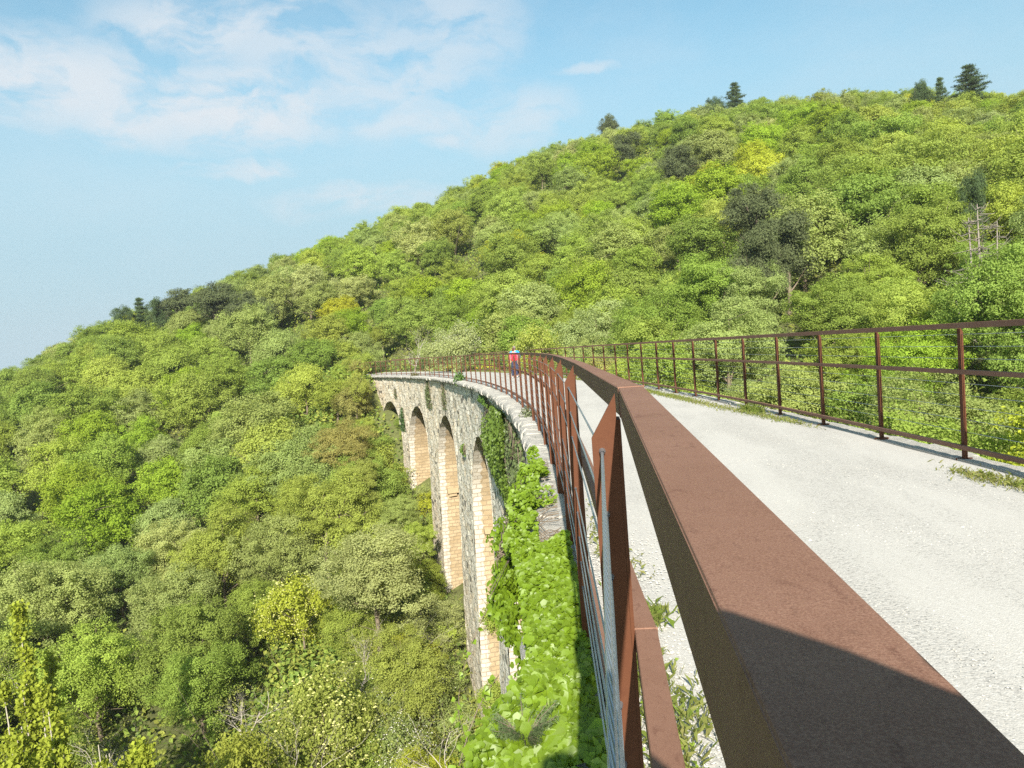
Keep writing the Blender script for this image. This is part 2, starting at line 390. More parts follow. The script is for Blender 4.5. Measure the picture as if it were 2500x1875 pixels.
def ground(x, y):
    x, y = np.broadcast_arrays(np.asarray(x, float), np.asarray(y, float)); sh = x.shape; x = x.ravel(); y = y.ravel()
    az = np.degrees(np.arctan2(x, y)); r = np.hypot(x, y)
    i = np.clip(np.searchsorted(_AZ, az)-1, 0, len(_AZ)-2); u = (az-_AZ[i])/(_AZ[i+1]-_AZ[i]); u = u*u*(3-2*u)*.5+u*.5
    j = np.clip(np.searchsorted(_RR, r)-1, 0, len(_RR)-2); v = np.clip((r-_RR[j])/(_RR[j+1]-_RR[j]), 0, 1); v = v*v*(3-2*v)*.4+v*.6
    z = (_T[i, j]*(1-v)+_T[i, j+1]*v)*(1-u)+(_T[i+1, j]*(1-v)+_T[i+1, j+1]*v)*u
    z = z+.7*np.sin(x*.11+1.3)*np.sin(y*.13)+.35*np.sin(x*.31)*np.sin(y*.27+.5)
    near = (abs(x+30) < 70) & (y > 40) & (y < 140)                     # the cutting and bank that carry the path on after the last arch
    if near.any():
        q = np.where(near)[0]; d = np.hypot(x[q][:, None]-_cp[None, :, 0], y[q][:, None]-_cp[None, :, 1]); b = d.argmin(1); dm = d[np.arange(len(q)), b]
        k = np.clip((7.5-dm)/3.5, 0, 1)*np.clip((_cs[b]-87.5)/2.5, 0, 1)
        z[q] = z[q]*(1-k)+(_cp[b, 2]-.12)*k
    return z.reshape(sh)
def build_ground():
    az = np.radians(np.concatenate([np.arange(-180, -60, 6), np.arange(-60, 50, 1.2), np.arange(50, 181, 6)]))
    rr = np.concatenate([np.arange(0.5, 30, 2.5), np.arange(30, 210, 3), np.arange(215, 320, 15), [400, 600, 1000, 2000, 3500, 5000, 7000]])
    A, Q = np.meshgrid(az, rr, indexing='ij'); X = np.sin(A)*Q; Y = np.cos(A)*Q
    V = np.stack([X, Y, ground(X, Y)], -1).reshape(-1, 3); n = len(rr)
    i = np.arange(len(az)-1)[:, None]*n; j = np.arange(n-1)[None]
    F = np.stack([i+j, i+j+1, i+n+j+1, i+n+j], -1).reshape(-1, 4)
    tag(obj('hillside_ground', mesh_from('hillside_ground', [(V, F)], True), M_SOIL), kind='structure')
build_ground()


# ------------------------------------------------------------------ the path
def build_path():
    s = np.concatenate([np.arange(-12, 0, 1.0), np.arange(0, 12, .25), np.arange(12, 112, .5)]); o = np.array([.004, .5, 1.1, 1.8, 2.4, 3.0, 3.6, 4.1, WID-.03])
    z = np.array([-.012, -.005, .006, .002, .008, .002, .006, .002, .004])
    V = PT(s[:, None], o[None], z[None]+.006*np.sin(s[:, None]*1.7+o[None]*3)).reshape(-1, 3); m = len(o)
    i = np.arange(len(s)-1)[:, None]*m; j = np.arange(m-1)[None]
    F = np.stack([i+j, i+j+1, i+m+j+1, i+m+j], -1).reshape(-1, 4)
    tag(obj('gravel_path', mesh_from('gravel_path', [(V, F)], True), M_GRAVEL), kind='structure')
build_path()


# ------------------------------------------------------------------ the viaduct
CROWN = [26.4, 40.5, 56.8, 70.7, 83.1]; HALF = 4.75; ZC = -2.72; ZS = ZC-HALF; ZB = -28.0; ZTOP = -.3
def ow(z): return -.30-.030*np.maximum(0, -np.asarray(z, float)-3.0)
def ow_r(z): return WID+.12+.030*np.maximum(0, -np.asarray(z, float)-3.0)
def hw(z): return HALF-.016*np.maximum(0, ZS-np.asarray(z, float))      # half the opening, narrower as the piers thicken
def grid(S2, O2, Z2, U2, V2, flip=False):
    n, m = S2.shape; P = PT(S2, O2, Z2).reshape(-1, 3)
    i = np.arange(n-1)[:, None]*m; j = np.arange(m-1)[None]
    F = np.stack([i+j, i+m+j, i+m+j+1, i+j+1], -1).reshape(-1, 4)
    if flip: F = F[:, ::-1]
    return (P, F), np.stack([U2, V2], -1).reshape(-1, 2)
def rough(a, b, seed):                                                   # small bulges of old masonry
    return .035*np.sin(a*1.7+seed)*np.sin(b*2.1+seed*2)+.02*np.sin(a*4.3+b*1.1)+.015*np.sin(b*5.7-a*2.9+seed)
def build_viaduct():
    via = thing('viaduct', 'tall curving stone railway viaduct with round arches', 'viaduct')
    # spandrel faces
    for side, off, name in ((-1, ow, 'inner'), (1, ow_r, 'outer')):
        parts, uvs = [], []
        def face(S2, Z2):
            O2 = off(Z2)+side*rough(S2, Z2, 1.0)
            g, uv = grid(S2, O2, Z2, S2, Z2, flip=(side > 0)); parts.append(g); uvs.append(uv)
        t = np.linspace(0, 1, 9)
        edges = [-12.0]
        for c in CROWN:
            fs = c-HALF*np.cos(np.linspace(0, np.pi, 33)); za = ZS+np.sqrt(np.maximum(0, HALF**2-(fs-c)**2))
            za = za+.05*np.sin(np.arange(33)*2.4)*np.sin(np.arange(33)*1.1)
            za[0] = za[-1] = ZS
            face(np.repeat(fs[:, None], 9, 1), za[:, None]*(1-t)+ZTOP*t)
            edges += [c-HALF, c+HALF]
        edges.append(106.0)
        for a, b in zip(edges[0::2], edges[1::2]):
            ns = max(3, int((b-a)/.5)); fs = np.linspace(a, b, ns); zz = np.linspace(ZS, ZTOP, 14)
            face(np.repeat(fs[:, None], 14, 1), np.repeat(zz[None], ns, 0))
        obj('spandrel_wall', mesh_from('spandrel_wall', parts, False, uvs=uvs), M_RUBBLE, via)
    # vaults
    for c in CROWN:
        an = np.linspace(0, np.pi, 41); fs = c-HALF*np.cos(an); za = ZS+HALF*np.sin(an)
        w = np.linspace(0, 1, 17); S2 = np.repeat(fs[:, None], 17, 1); Z2 = np.repeat(za[:, None], 17, 1)
        Z2 = Z2+.03*np.sin(np.arange(41)*2.0)[:, None]*np.ones(17)[None]
        O2 = ow(Z2)*(1-w)+ow_r(Z2)*w
        g, uv = grid(S2, O2, Z2, O2-ow(Z2), np.repeat((an*HALF)[:, None], 17, 1)-22.0)
        obj('arch_vault', mesh_from('arch_vault', [g], False, uvs=[uv]), M_ASHLAR, via)
    # piers: two faces and two sides, thicker towards the foot
    ends = [(-12.0, None, CROWN[0])]+[(None, CROWN[i], CROWN[i+1]) for i in range(len(CROWN)-1)]+[(106.0, CROWN[-1], None)]
    zz = np.concatenate([np.arange(ZB, ZS-.2, .45), [ZS]])
    for k, (endv, ca, cb) in enumerate(ends):
        lo = (lambda z: ca+hw(z)) if ca is not None else (lambda z: np.full_like(z, endv))
        hi = (lambda z: cb-hw(z)) if cb is not None else (lambda z: np.full_like(z, endv))
        pr, pu, jr, ju = [], [], [], []
        L, H = lo(zz), hi(zz); ns = max(5, int(abs(H[-1]-L[-1])/.5)); t = np.linspace(0, 1, ns)
        S2 = L[None]*(1-t[:, None])+H[None]*t[:, None]; Z2 = np.repeat(zz[None], ns, 0)
        for off, side in ((ow, -1), (ow_r, 1)):
            g, uv = grid(S2, off(Z2)+side*rough(S2, Z2, 1.0), Z2, S2, Z2, flip=(side > 0)); pr.append(g); pu.append(uv)
        p = obj('pier', mesh_from('pier', pr, False, uvs=pu), M_RUBBLE, via)
        w = np.linspace(0, 1, 21)
        for edge, flip in ((L, False), (H, True)):
            if (edge is L and ca is None) or (edge is H and cb is None): continue
            S3 = np.repeat(edge[:, None], 21, 1); Z3 = np.repeat(zz[:, None], 21, 1); O3 = ow(Z3)*(1-w)+ow_r(Z3)*w
            D3 = O3-ow(Z3)
            sg = (1 if edge is L else -1)
            S3 = S3+sg*(.05*np.clip((D3-.40)/.08, 0, 1)+.03*np.sin(D3*5+Z3*9)*np.sin(Z3*3.1))*np.clip((ZS-Z3)/.5, 0, 1)
            g, uv = grid(S3, O3, Z3, D3, Z3, flip=flip); jr.append(g); ju.append(uv)
        if jr: obj('pier_side', mesh_from('pier_side', jr, False, uvs=ju), M_ASHLAR, p)
    # corbels left from the centring
    for c, z in ((CROWN[2], -8.9), (CROWN[1], -8.6), (CROWN[1], -8.3)):
        s1 = c+float(hw(z)); o0 = float(ow(z))+(.55 if z != -8.3 else .12)
        pv = []
        for (a0, a1, b0, b1, d) in ((0, .85, -.30, .12, .30), (.1, .7, -.52, -.30, .16)):
            V, F = box(s1-d, s1+.1, o0+a0, o0+a1, z+b0, z+b1)
            V = V+rng.normal(size=V.shape)*.02; pv.append((PT(V[:, 0], V[:, 1], V[:, 2]), F))
        if z != -8.3: obj('corbel', mesh_from('corbel', pv), plain_material("ochre block", (.33, .25, .15), .9), via)
    # coping stones on both edges
    for side in (-1, 1):
        pr = []
        s = -9.0
        while s < 105:
            ln = rng.uniform(.75, 1.25); a, b = s+.003, s+ln-.003; s += ln
            do, dz = rng.normal()*.025, rng.normal()*.008
            if side < 0: prof = np.array([(.0, -.035), (-.22, -.028), (-.44+do*.6, -.030), (-.53+do, -.065), (-.575+do, -.13), (-.56+do, -.22), (-.50+do*.8, -.285), (-.30, -.31), (.0, -.31)])
            else: prof = np.array([(WID-.03, .016), (WID+.20, .018), (WID+.32+do, .005), (WID+.37+do, -.05), (WID+.37+do, -.2), (WID+.30, -.29), (WID-.03, -.29)])[::-1]
            m = len(prof); st = np.linspace(a, b, 7); 
            inset = np.array([.006, .001, 0, 0, 0, .001, .006])
            PR = np.repeat(prof[None], 7, 0).copy(); cen = prof.mean(0)
            PR = PR-(PR-cen)*inset[:, None, None]*3
            PR[:, 1:-1] += rng.normal(size=(7, m-2, 2))*(.013 if side < 0 else .006)
            PR[:, :, 1] += dz
            if side < 0: PR[:, :, 0] *= np.interp(a, [0, 16, 28], [.70, .66, 1.0])
            V = PT(st[:, None], PR[..., 0], PR[..., 1]).reshape(-1, 3)
            i = np.arange(6)[:, None]*m; j = np.arange(m)[None]; k = (j+1) % m
            F = np.stack([i+j, i+k, i+m+k, i+m+j], -1).reshape(-1, 4)
            pr.append((V, F))
            for e in (0, 6):
                c = V[e*m:(e+1)*m]; cc = c.mean(0)[None]
                q = np.array([[m, x, (x+1) % m] for x in range(m)]); pr.append((np.concatenate([c, cc]), q if e else q[:, ::-1]))
        obj('coping', mesh_from('coping', pr), M_COPING, via)
    # fill under the path so that light does not leak between the faces
    obj('deck_fill', mesh_from('deck_fill', sweep(np.arange(-12, 106, 1.0), rect(-.2, WID+.05, -1.2, -.06))), M_SOIL, via)
build_viaduct()


# ------------------------------------------------------------------ railings of rusty steel
CABZ = [.30, .435, .57, .705, .835, 1.108, 1.24, 1.372]
S_LEFT = np.concatenate([[SJ], 4.155+2.2397*np.arange(40)])
S_RIGHT = np.interp(8.8345-2.0045*2+2.0045*np.arange(47), _slr, SS)
def post_mesh(mir, base):
    pr = []
    q = np.array([(-.062, base), (-.0085, base), (-.0085, 1.49), (-.062, 1.40)])
    for sgn in (1,):
        V = np.concatenate([np.stack([q[:, 0], np.full(4, y), q[:, 1]], 1) for y in (-.0045, .0045)])
        F = np.array([[0, 1, 2, 3], [7, 6, 5, 4], [0, 4, 5, 1], [1, 5, 6, 2], [2, 6, 7, 3], [3, 7, 4, 0]]); pr.append((V, F))
    V, F = box(-.008, -.0005, *((-.060, .0045) if mir else (-.0045, .060)), base, 1.435); pr.append((V, F))
    if mir: pr = [(v*np.array([-1, 1, 1]), f[:, ::-1]) for v, f in pr]
    return mesh_from('post', pr)
def railing(name, label, stations, o0, mir, dz, base):
    t = thing(name, label, 'railing', tuple(PT(0, o0, 0)))
    inv = -np.array(t.location)
    sg = -1 if mir else 1
    ext = np.concatenate([[stations[0]-5.0, stations[0]-2.2], stations, [stations[-1]+2.2]])
    for nm, z0, z1, w in (('top_rail', 1.44, 1.50, .0505), ('mid_rail', .945, .993, .046), ('bottom_rail', .115, .162, .046)):
        a, b = (0, w) if not mir else (-w, 0)
        zz = (z0, z1)
        P = sweep(ext, rect(o0+a, o0+b, zz[0]+dz, zz[1]+dz)) if mir else sweep(np.concatenate([ext[:2], [SJ-.0012]]), rect(o0+a, o0+b, zz[0]+dz, zz[1]+dz))+sweep(np.concatenate([[SJ+.0012], ext[3:]]), rect(o0+a, o0+b, zz[0]+dz, zz[1]+dz))
        P = [(v+inv, f) for v, f in P]
        o = obj(nm, mesh_from(nm, P), M_RUST, t)
        bv = o.modifiers.new('bevel', 'BEVEL'); bv.width = .0016; bv.segments = 2; bv.limit_method = 'ANGLE'; bv.angle_limit = R(50)
    me = post_mesh(mir, base); bp = None
    for i, s in enumerate(stations):
        p = obj('post', me, M_POST, t); th = float(TH(s)); q = PT(s, o0, dz)+inv
        p.location = q; p.rotation_euler = (0, 0, th)
        if mir and i < 24:
            if bp is None:
                an = np.linspace(0, 2*np.pi, 14, endpoint=False); rr = .085*(1+.12*np.sin(an*3+1)+.08*np.sin(an*5))
                V = np.concatenate([np.stack([np.cos(an)*rr, np.sin(an)*rr, np.full(14, z)], 1) for z in (-.02, .006)]+[[[0, 0, .008]]])
                F4 = np.array([[k, (k+1) % 14, 14+(k+1) % 14, 14+k] for k in range(14)]); F3 = np.array([[14+k, 14+(k+1) % 14, 28] for k in range(14)])
                bp = mesh_from('base_plate', [(V, F4), (np.zeros((0, 3)), F3-29)]) if False else mesh_from('base_plate', [(V, F4), (V.copy(), F3)])
            obj('base_plate', bp, M_POST, p, (.03*(-sg), -.01, 0))
    for z in CABZ:
        pts = PT(ext, o0-.042*sg, z+dz)+inv; V, F = tube(pts, .0031, 6)
        ln = np.concatenate([[0], np.cumsum(np.linalg.norm(np.diff(pts, axis=0), axis=1))])
        uv = np.stack([np.repeat(ln*30, 6), np.tile(np.arange(6)*1.0, len(pts))], 1)
        obj('cable', mesh_from('cable', [(V, F)], True, uvs=[uv]), M_STEEL, t)
    if not mir:                                                          # swaged collars where the cables pass the first posts
        for s in stations[:3]:
            for z in CABZ:
                a = PT(s-.030, o0-.042, z)+inv; b = PT(s-.004, o0-.042, z)+inv
                V, F = tube([a, a*.35+b*.65, b], [.0040, .0062, .0075], 8); obj('cable_fitting', mesh_from('cable_fitting', [(V, F)], True), M_STEEL, t)
    return t
railing('railing', 'rust brown steel railing along the inner curve, its handrail running up to the lens', S_LEFT, 0.0, False, 0.0, -.04)
railing('railing', 'rust brown steel railing along the outer curve, between gravel path and hill', S_RIGHT, WID+.02, True, .022, -.03)


# ------------------------------------------------------------------ trees
def make_crown(seed, H, RX, nlobe, nleaf, leaf, rc, low=.2, per=30):
    """an uneven crown: lobes of different size around the limbs, each lobe a shell of small leaf clumps"""
    rg = np.random.default_rng(seed)
    cz = H*(low+1)/2; rz = H*(1-low)/2
    d = unit(rg.normal(size=(nlobe*3, 3))+np.array([0, 0, .25])); d = d[d[:, 2] > -.6][:nlobe]
    lr = RX*rg.uniform(.28, .58, nlobe); q = np.where(rg.random(nlobe) < .8, rg.uniform(.62, .98, nlobe), rg.uniform(.1, .5, nlobe))
    lc = d*np.maximum(0, (q[:, None]*np.array([RX, RX*rg.uniform(.8, 1.1), rz])-lr[:, None]*.55))+np.array([0, 0, cz])
    w = lr**2/np.sum(lr**2); nc = np.maximum(5, (w*nlobe*per).astype(int)); lo = np.repeat(np.arange(nlobe), nc)
    cd_ = unit(rg.normal(size=(len(lo), 3))+np.array([0, 0, .35])); c = lc[lo]+cd_*(lr[lo]*rg.uniform(.55, 1.05, len(lo)))[:, None]
    cw = rg.uniform(.4, 1.6, len(lo)); cw /= cw.sum(); num = np.maximum(4, (cw*nleaf).astype(int)); own = np.repeat(np.arange(len(lo)), num)
    r = rc*rg.uniform(.6, 1.35, len(lo))
    n = unit(rg.normal(size=(len(own), 3))+np.array([0, 0, .15])); sh = rg.uniform(.15, 1.15, len(own))**.6
    P = c[own]+n*(r[own]*sh)[:, None]*np.array([1.15, 1.15, .9])
    N = unit(n*.35+cd_[own]*.75+rg.normal(size=n.shape)*.45+np.array([0, 0, .1]))
    L = leaf*rg.uniform(.6, 1.35, len(own))
    V, F, t = leaf_cards(P, N, L, L*.72, .14, rg)
    ct = np.repeat((.6*rg.random(len(lo))+.4*rg.random(nlobe)[lo])[own], 4)
    return V, F, np.clip(.35*t+.65*ct, 0, 1), c
def make_trunk(seed, H, c, r0=.17, nlimb=12, low=.3):
    rg = np.random.default_rng(seed+500); parts = []
    top = np.array([rg.normal()*.4, rg.normal()*.4, H*.72])
    ts = np.linspace(0, 1, 7); sway = np.cumsum(rg.normal(size=(7, 3))*.07, 0)*np.array([1, 1, 0])
    tr = ts[:, None]*top+sway; tr[0] = (0, 0, -.6); parts.append(tube(tr, r0*(1-ts*.8), 7))
    for i in rg.choice(len(c), min(nlimb, len(c)), replace=False):
        a = tr[rg.integers(2, 6)]; b = c[i]; m = (a+b)/2+np.array([0, 0, -.06*np.linalg.norm(b-a)])+rg.normal(size=3)*.15
        q = np.linspace(0, 1, 5)[:, None]; P = (1-q)**2*a+2*q*(1-q)*m+q*q*b
        parts.append(tube(P, np.linspace(r0*.42, r0*.09, 5), 5))
        for _ in range(2):
            e = P[3]+rg.normal(size=3)*.8+np.array([0, 0, .3]); parts.append(tube([P[rg.integers(2, 4)], e], [r0*.16, r0*.05], 4))
    return parts
def bare_branches(seed, H, spread=.55, depth=4, lean=.0, r0=.11, whippy=1.0):
    rg = np.random.default_rng(seed); parts = []; tips = []
    def grow(p, d, ln, r, k):
        n = 5; pts = [p]; dd = d
        for i in range(n):
            dd = unit(dd+rg.normal(size=3)*.16*whippy+np.array([0, 0, .05])); pts.append(pts[-1]+dd*ln/n)
        parts.append(tube(pts, np.linspace(r, r*.55, n+1), 6 if k == 0 else 4))
        if k >= depth: tips.append(pts[-1]); return
        for i in range(rg.integers(3, 5) if k else 6):
            j = rg.integers(2, n+1); dv = unit(dd+rg.normal(size=3)*spread*1.4)
            if dv[2] < -.1: dv[2] *= -.5
            grow(pts[j], dv, ln*rg.uniform(.5, .75), r*.5*(1-.08*j), k+1)
    grow(np.array([0, 0, -.4]), unit(np.array([lean, 0, 1.0])), H*.42, r0, 0)
    return parts, np.array(tips)
def make_pine(seed, H, RX, conic=.7, nwh=11, puff=.55):
    rg = np.random.default_rng(seed); parts = [tube([[0, 0, -.5], [rg.normal()*.1, rg.normal()*.1, H*.5], [0, 0, H*.97]], [.18, .12, .03], 6)]
    cs, ns = [], []
    for k in range(nwh):
        z = H*(.22+.76*k/(nwh-1)); R_ = RX*((1-k/(nwh-.4))**conic)*rg.uniform(.75, 1.15)+.25
        for a in np.linspace(0, 2*np.pi, max(4, 8-k//3), endpoint=False)+rg.random()*6:
            rr = R_*rg.uniform(.6, 1.15); e = np.array([math.cos(a+rg.normal()*.2)*rr, math.sin(a+rg.normal()*.2)*rr, z+rr*rg.uniform(.0, .28)])
            parts.append(tube([[0, 0, z], e*np.array([.5, .5, 1])-np.array([0, 0, .06*rr]), e], [.05, .035, .012], 4))
            for q in np.linspace(.35, 1.05, max(2, int(rr/.35))):
                cs.append(np.array([0, 0, z])*(1-q)+e*q+rg.normal(size=3)*.06)
    cs = np.array(cs); own = np.repeat(np.arange(len(cs)), 64); n = unit(rg.normal(size=(len(own), 3))+np.array([0, 0, .5]))
    P = cs[own]+n*rg.uniform(.05, .50, len(own))[:, None]*np.array([1.2, 1.2, puff])
    N = unit(np.cross(n, rg.normal(size=n.shape))+np.array([0, 0, .4]))
    V, F, t = leaf_cards(P, N, .34, .075, .05, rg)
    return parts, (V, F), np.clip(.5*t+.5*np.repeat(rg.random(len(cs))[own], 4), 0, 1)

NEARV, FARV = [], []
for i in range(7):
    H = 9.0; RX = rng.uniform(3.3, 4.1); V, F, t, c = make_crown(100+i, H, RX, 15, 62000, .112, .44, rng.uniform(.0, .14))
    NEARV.append((mesh_from('crown', [(V, F)], attrs={'tint': t}), mesh_from('trunk', make_trunk(100+i, H, c), True), RX, H))
for i in range(8):
    H = 9.0; RX = rng.uniform(3.4, 4.3); V, F, t, c = make_crown(200+i, H, RX, 14, 32000, .158, .50, rng.uniform(.0, .12))
    FARV.append((mesh_from('crown', [(V, F)], attrs={'tint': t}), mesh_from('trunk', make_trunk(200+i, H, c, nlimb=7), True), RX, H))
for a, b, _, _ in NEARV+FARV: a.materials.append(M_LEAF); b.materials.append(M_BARK)

# the colours of the spring wood, from fresh yellow green to grey green
TONES = {'yellow green': (0.385, 0.418, 0.048), 'bright green': (0.273, 0.370, 0.044), 'fresh green': (0.311, 0.381, 0.078), 'mid green': (0.240, 0.319, 0.066), 'grey green': (0.292, 0.353, 0.118),
         'pale grey green': (0.329, 0.375, 0.140), 'olive green': (0.303, 0.334, 0.076), 'brownish olive': (0.307, 0.300, 0.095), 'dark green': (0.167, 0.241, 0.056)}
TN = list(TONES); TP = np.array([.11, .14, .22, .20, .17, .05, .07, .01, .03])

def corridor(x, y):
    """signed distance to the path's centre line, and the station"""
    st = np.arange(-12, 112, 1.0); c = PT(st, WID/2, 0)
    d = np.hypot(x[:, None]-c[None, :, 0], y[:, None]-c[None, :, 1]); i = d.argmin(1); th = TH(st[i])
    side = (x-c[i, 0])*np.cos(th)+(y-c[i, 1])*np.sin(th)
    return np.sign(side)*d[np.arange(len(x)), i], st[i]

def scatter_trees():
    pts = []
    cell = {}
    rg = np.random.default_rng(21)
    for _ in range(90000):
        a = R(rg.uniform(-50, 36)); r = math.sqrt(rg.uniform(9**2, 212**2)); x, y = math.sin(a)*r, math.cos(a)*r
        dm = 4.2+.007*r
        key = (int(x//6), int(y//6)); ok = True
        for i in (-1, 0, 1):
            for j in (-1, 0, 1):
                for (px, py) in cell.get((key[0]+i, key[1]+j), ()):
                    if (px-x)**2+(py-y)**2 < dm*dm: ok = False; break
                if not ok: break
            if not ok: break
        if ok: cell.setdefault(key, []).append((x, y)); pts.append((x, y))
    return np.array(pts)
_pt = scatter_trees(); _z = ground(_pt[:, 0], _pt[:, 1]); _cd, _cs2 = corridor(_pt[:, 0], _pt[:, 1])
_rg = np.random.default_rng(5)
_r = np.hypot(_pt[:, 0], _pt[:, 1])
_sc = _rg.uniform(.72, 1.12, len(_pt))*np.where(_r < 60, .9, 1.0)
_deckz = -GRADE*_cs2
_gap = abs(_cd)-WID/2                                                   # from the parapet outwards
_sc = np.where((_gap < 9) & (_z+9*_sc > _deckz-.5) & (_cs2 < 100), np.minimum(_sc, np.maximum(.32, _gap/7.5)), _sc)
_keep = (_gap > np.where(_z+9*_sc > _deckz+.4, 1.4, .6)+3.5*_sc) & ~((_cs2 < 3) & (_gap < 7))
SKYX = np.array([-400, 0, 110, 230, 290, 420, 560, 640, 720, 860, 960, 1090, 1190, 1290, 1400, 1500, 1600, 1700, 1760, 1850, 1950, 2060, 2160, 2250, 2350, 2430, 2500, 2900]); SKYY = np.array([1010, 893, 842, 792, 768, 712, 655, 622, 590, 546, 512, 462, 416, 368, 328, 292, 275, 262, 252, 236, 226, 214, 212, 212, 226, 218, 206, 190])
_q = project(np.stack([_pt[:, 0], _pt[:, 1], _z+8.9*_sc], 1)); _lim = np.interp(_q[:, 0], SKYX, SKYY)+_rg.uniform(-12, 20, len(_pt))*(150/np.maximum(_r, 40))
_over = np.maximum(0, _lim-_q[:, 1])*_q[:, 2]/FOC                        # metres by which a crown would stand too high on the ridge
_dec = np.minimum(_over/8.9, np.maximum(_sc-.55, 0)); _sc = _sc-_dec; _z = _z-(_over-_dec*8.9)
_low = np.where((_cd > 0) & (_r < 45), np.maximum(0, _z+8.6*_sc+.9), 0); _z = _z-_low
_keep &= ~((_cd > 0) & (_low > 7))                     # the outer ravine stays below the path close by
_pt, _z, _sc, _r = _pt[_keep], _z[_keep], _sc[_keep], _r[_keep]

# special trees: where they stand, seen along these sight lines, at these distances
def stand(px, py, dist):
    D = pix_ray(px, py); h = math.hypot(D[0], D[1]); x, y = D[0]/h*dist, D[1]/h*dist
    return x, y, float(ground(x, y)), EYE+D[2]/h*dist                   # foot and the height the sight line passes at
def reach(px, py, H, lo=20.0, hi=205.0):
    """the distance at which something of height H, standing on the slope, tops out on this sight line"""
    D = pix_ray(px, py); h = math.hypot(D[0], D[1]); r = np.arange(lo, hi, .5); gap = EYE+D[2]/h*r-ground(D[0]/h*r, D[1]/h*r)-H
    i = np.where(gap < 0)[0]; return float(r[i[0]] if len(i) else r[gap.argmin()])
def clear(x, y, rad, n=3, step=2.6):
    r = math.hypot(x, y)
    for k in range(n): SPECIAL.append((x*(1-step*k/r), y*(1-step*k/r), rad))

SPECIAL = []                                                            # (x, y, radius) that the scattered trees leave free
def put_pine(px, top, dist, wpx, kind, label, tone, group=None, hmin=6.0, hmax=15.0):
    dist = reach(px, top, 9.5, 60); x, y, g, ztop = stand(px, top, dist)
    H = min(max(ztop-g, hmin), hmax); w = wpx*dist/FOC
    clear(x, y, w*.30, 1); me = PINES[kind]
    t = thing('pine_tree', label, 'pine', (x, y, ztop-H), group, rng.uniform(0, 6.28))
    k = H/9.0; kw = w/(2*PINEW[kind]); 
    a = obj('needles', me[0], M_NEEDLE, t); b = obj('trunk', me[1], M_BARK, t); a.color = col4(tone)
    t.scale = (kw, kw, k)
    return t
PINES, PINEW = [], []
def round_pine(seed, RX, low):
    V, F, t, c = make_crown(seed, 9.0, RX, 13, 20000, .22, .55, low, 14); V = V.reshape(-1, 4, 3); m = V.mean(1, keepdims=True); V[:, 1::2] = m+(V[:, 1::2]-m)*.45
    return make_trunk(seed, 9.0, c, .2, 14), (V.reshape(-1, 3), F), t
for i, (rx, con, nw, pf) in enumerate(((2.3, .75, 11, .6), (3.0, .38, 13, 1.3), (2.6, .5, 13, 1.2))):
    tr, cr, t = make_pine(700+i, 9.0, rx, con, nw, pf) if i == 0 else round_pine(720+i, rx, .25 if i == 1 else .15)
    PINES.append((mesh_from('needles', [cr], attrs={'tint': t}), mesh_from('trunk', tr, True))); PINEW.append(rx)
    PINES[-1][0].materials.append(M_NEEDLE); PINES[-1][1].materials.append(M_BARK)
DK, DB = (.072, .106, .044), (.100, .120, .054)
K = 1.13
GP = 'dark pines among the spring trees'
for px, top, dist, w, kind, tone, lab in (
        (2092, 143, 196, 66, 0, DK, 'tallest layered dark pine standing against the sky on the right summit'),
        (1586, 181, 192, 48, 0, DK, 'slender layered pine on the skyline, beside a round dark one'),
        (1540, 207, 188, 58, 1, DK, 'round dark pine on the skyline, left of a slender layered pine'),
        (1984, 172, 194, 50, 1, DK, 'rounded dark pine on the skyline, left of the tallest pine'),
        (2030, 170, 197, 34, 0, DK, 'small pointed pine between the tallest pine and a rounded one'),
        (1310, 246, 182, 50, 1, DB, 'dark rounded pine just breaking the skyline above the walkers'),
        (1350, 282, 168, 74, 2, DB, 'dull dark pine below the skyline, upper left of another dark pine'),
        (1458, 308, 160, 86, 2, DB, 'single broad dark pine high on the slope below the round skyline pine'),
        (1625, 392, 140, 150, 1, DB, 'upper of the big brownish pines in the middle of the hillside'),
        (1690, 452, 128, 140, 2, DB, 'lower right one of the big brownish pines on the middle hillside'),
        (1640, 478, 124, 120, 2, DB, 'lower left one of the big brownish pines on the middle hillside'),
        (2100, 362, 132, 56, 2, DK, 'narrow dark pine standing above the pale dead trunks'),
        (2278, 300, 150, 40, 0, DK, 'dark pine near the right border of the hillside'),
        (258, 657, 142, 46, 2, DK, 'outermost small pine on the left ridge, breaking the skyline'),
        (300, 646, 142, 44, 0, DK, 'second small pine from the sea end of the left ridge'),
        (340, 640, 143, 54, 2, DK, 'third small pine from the sea end of the left ridge'),
        (400, 622, 138, 110, 1, DB, 'broad dark pine on the left ridge, sea side of its group'),
        (466, 610, 138, 120, 1, DB, 'broad dark pine in the middle of the left ridge group'),
        (540, 626, 138, 110, 1, DB, 'broad dark pine on the uphill end of the left ridge group')):
    put_pine(px*K, top*K, dist, w*K, kind, lab, tone, GP)

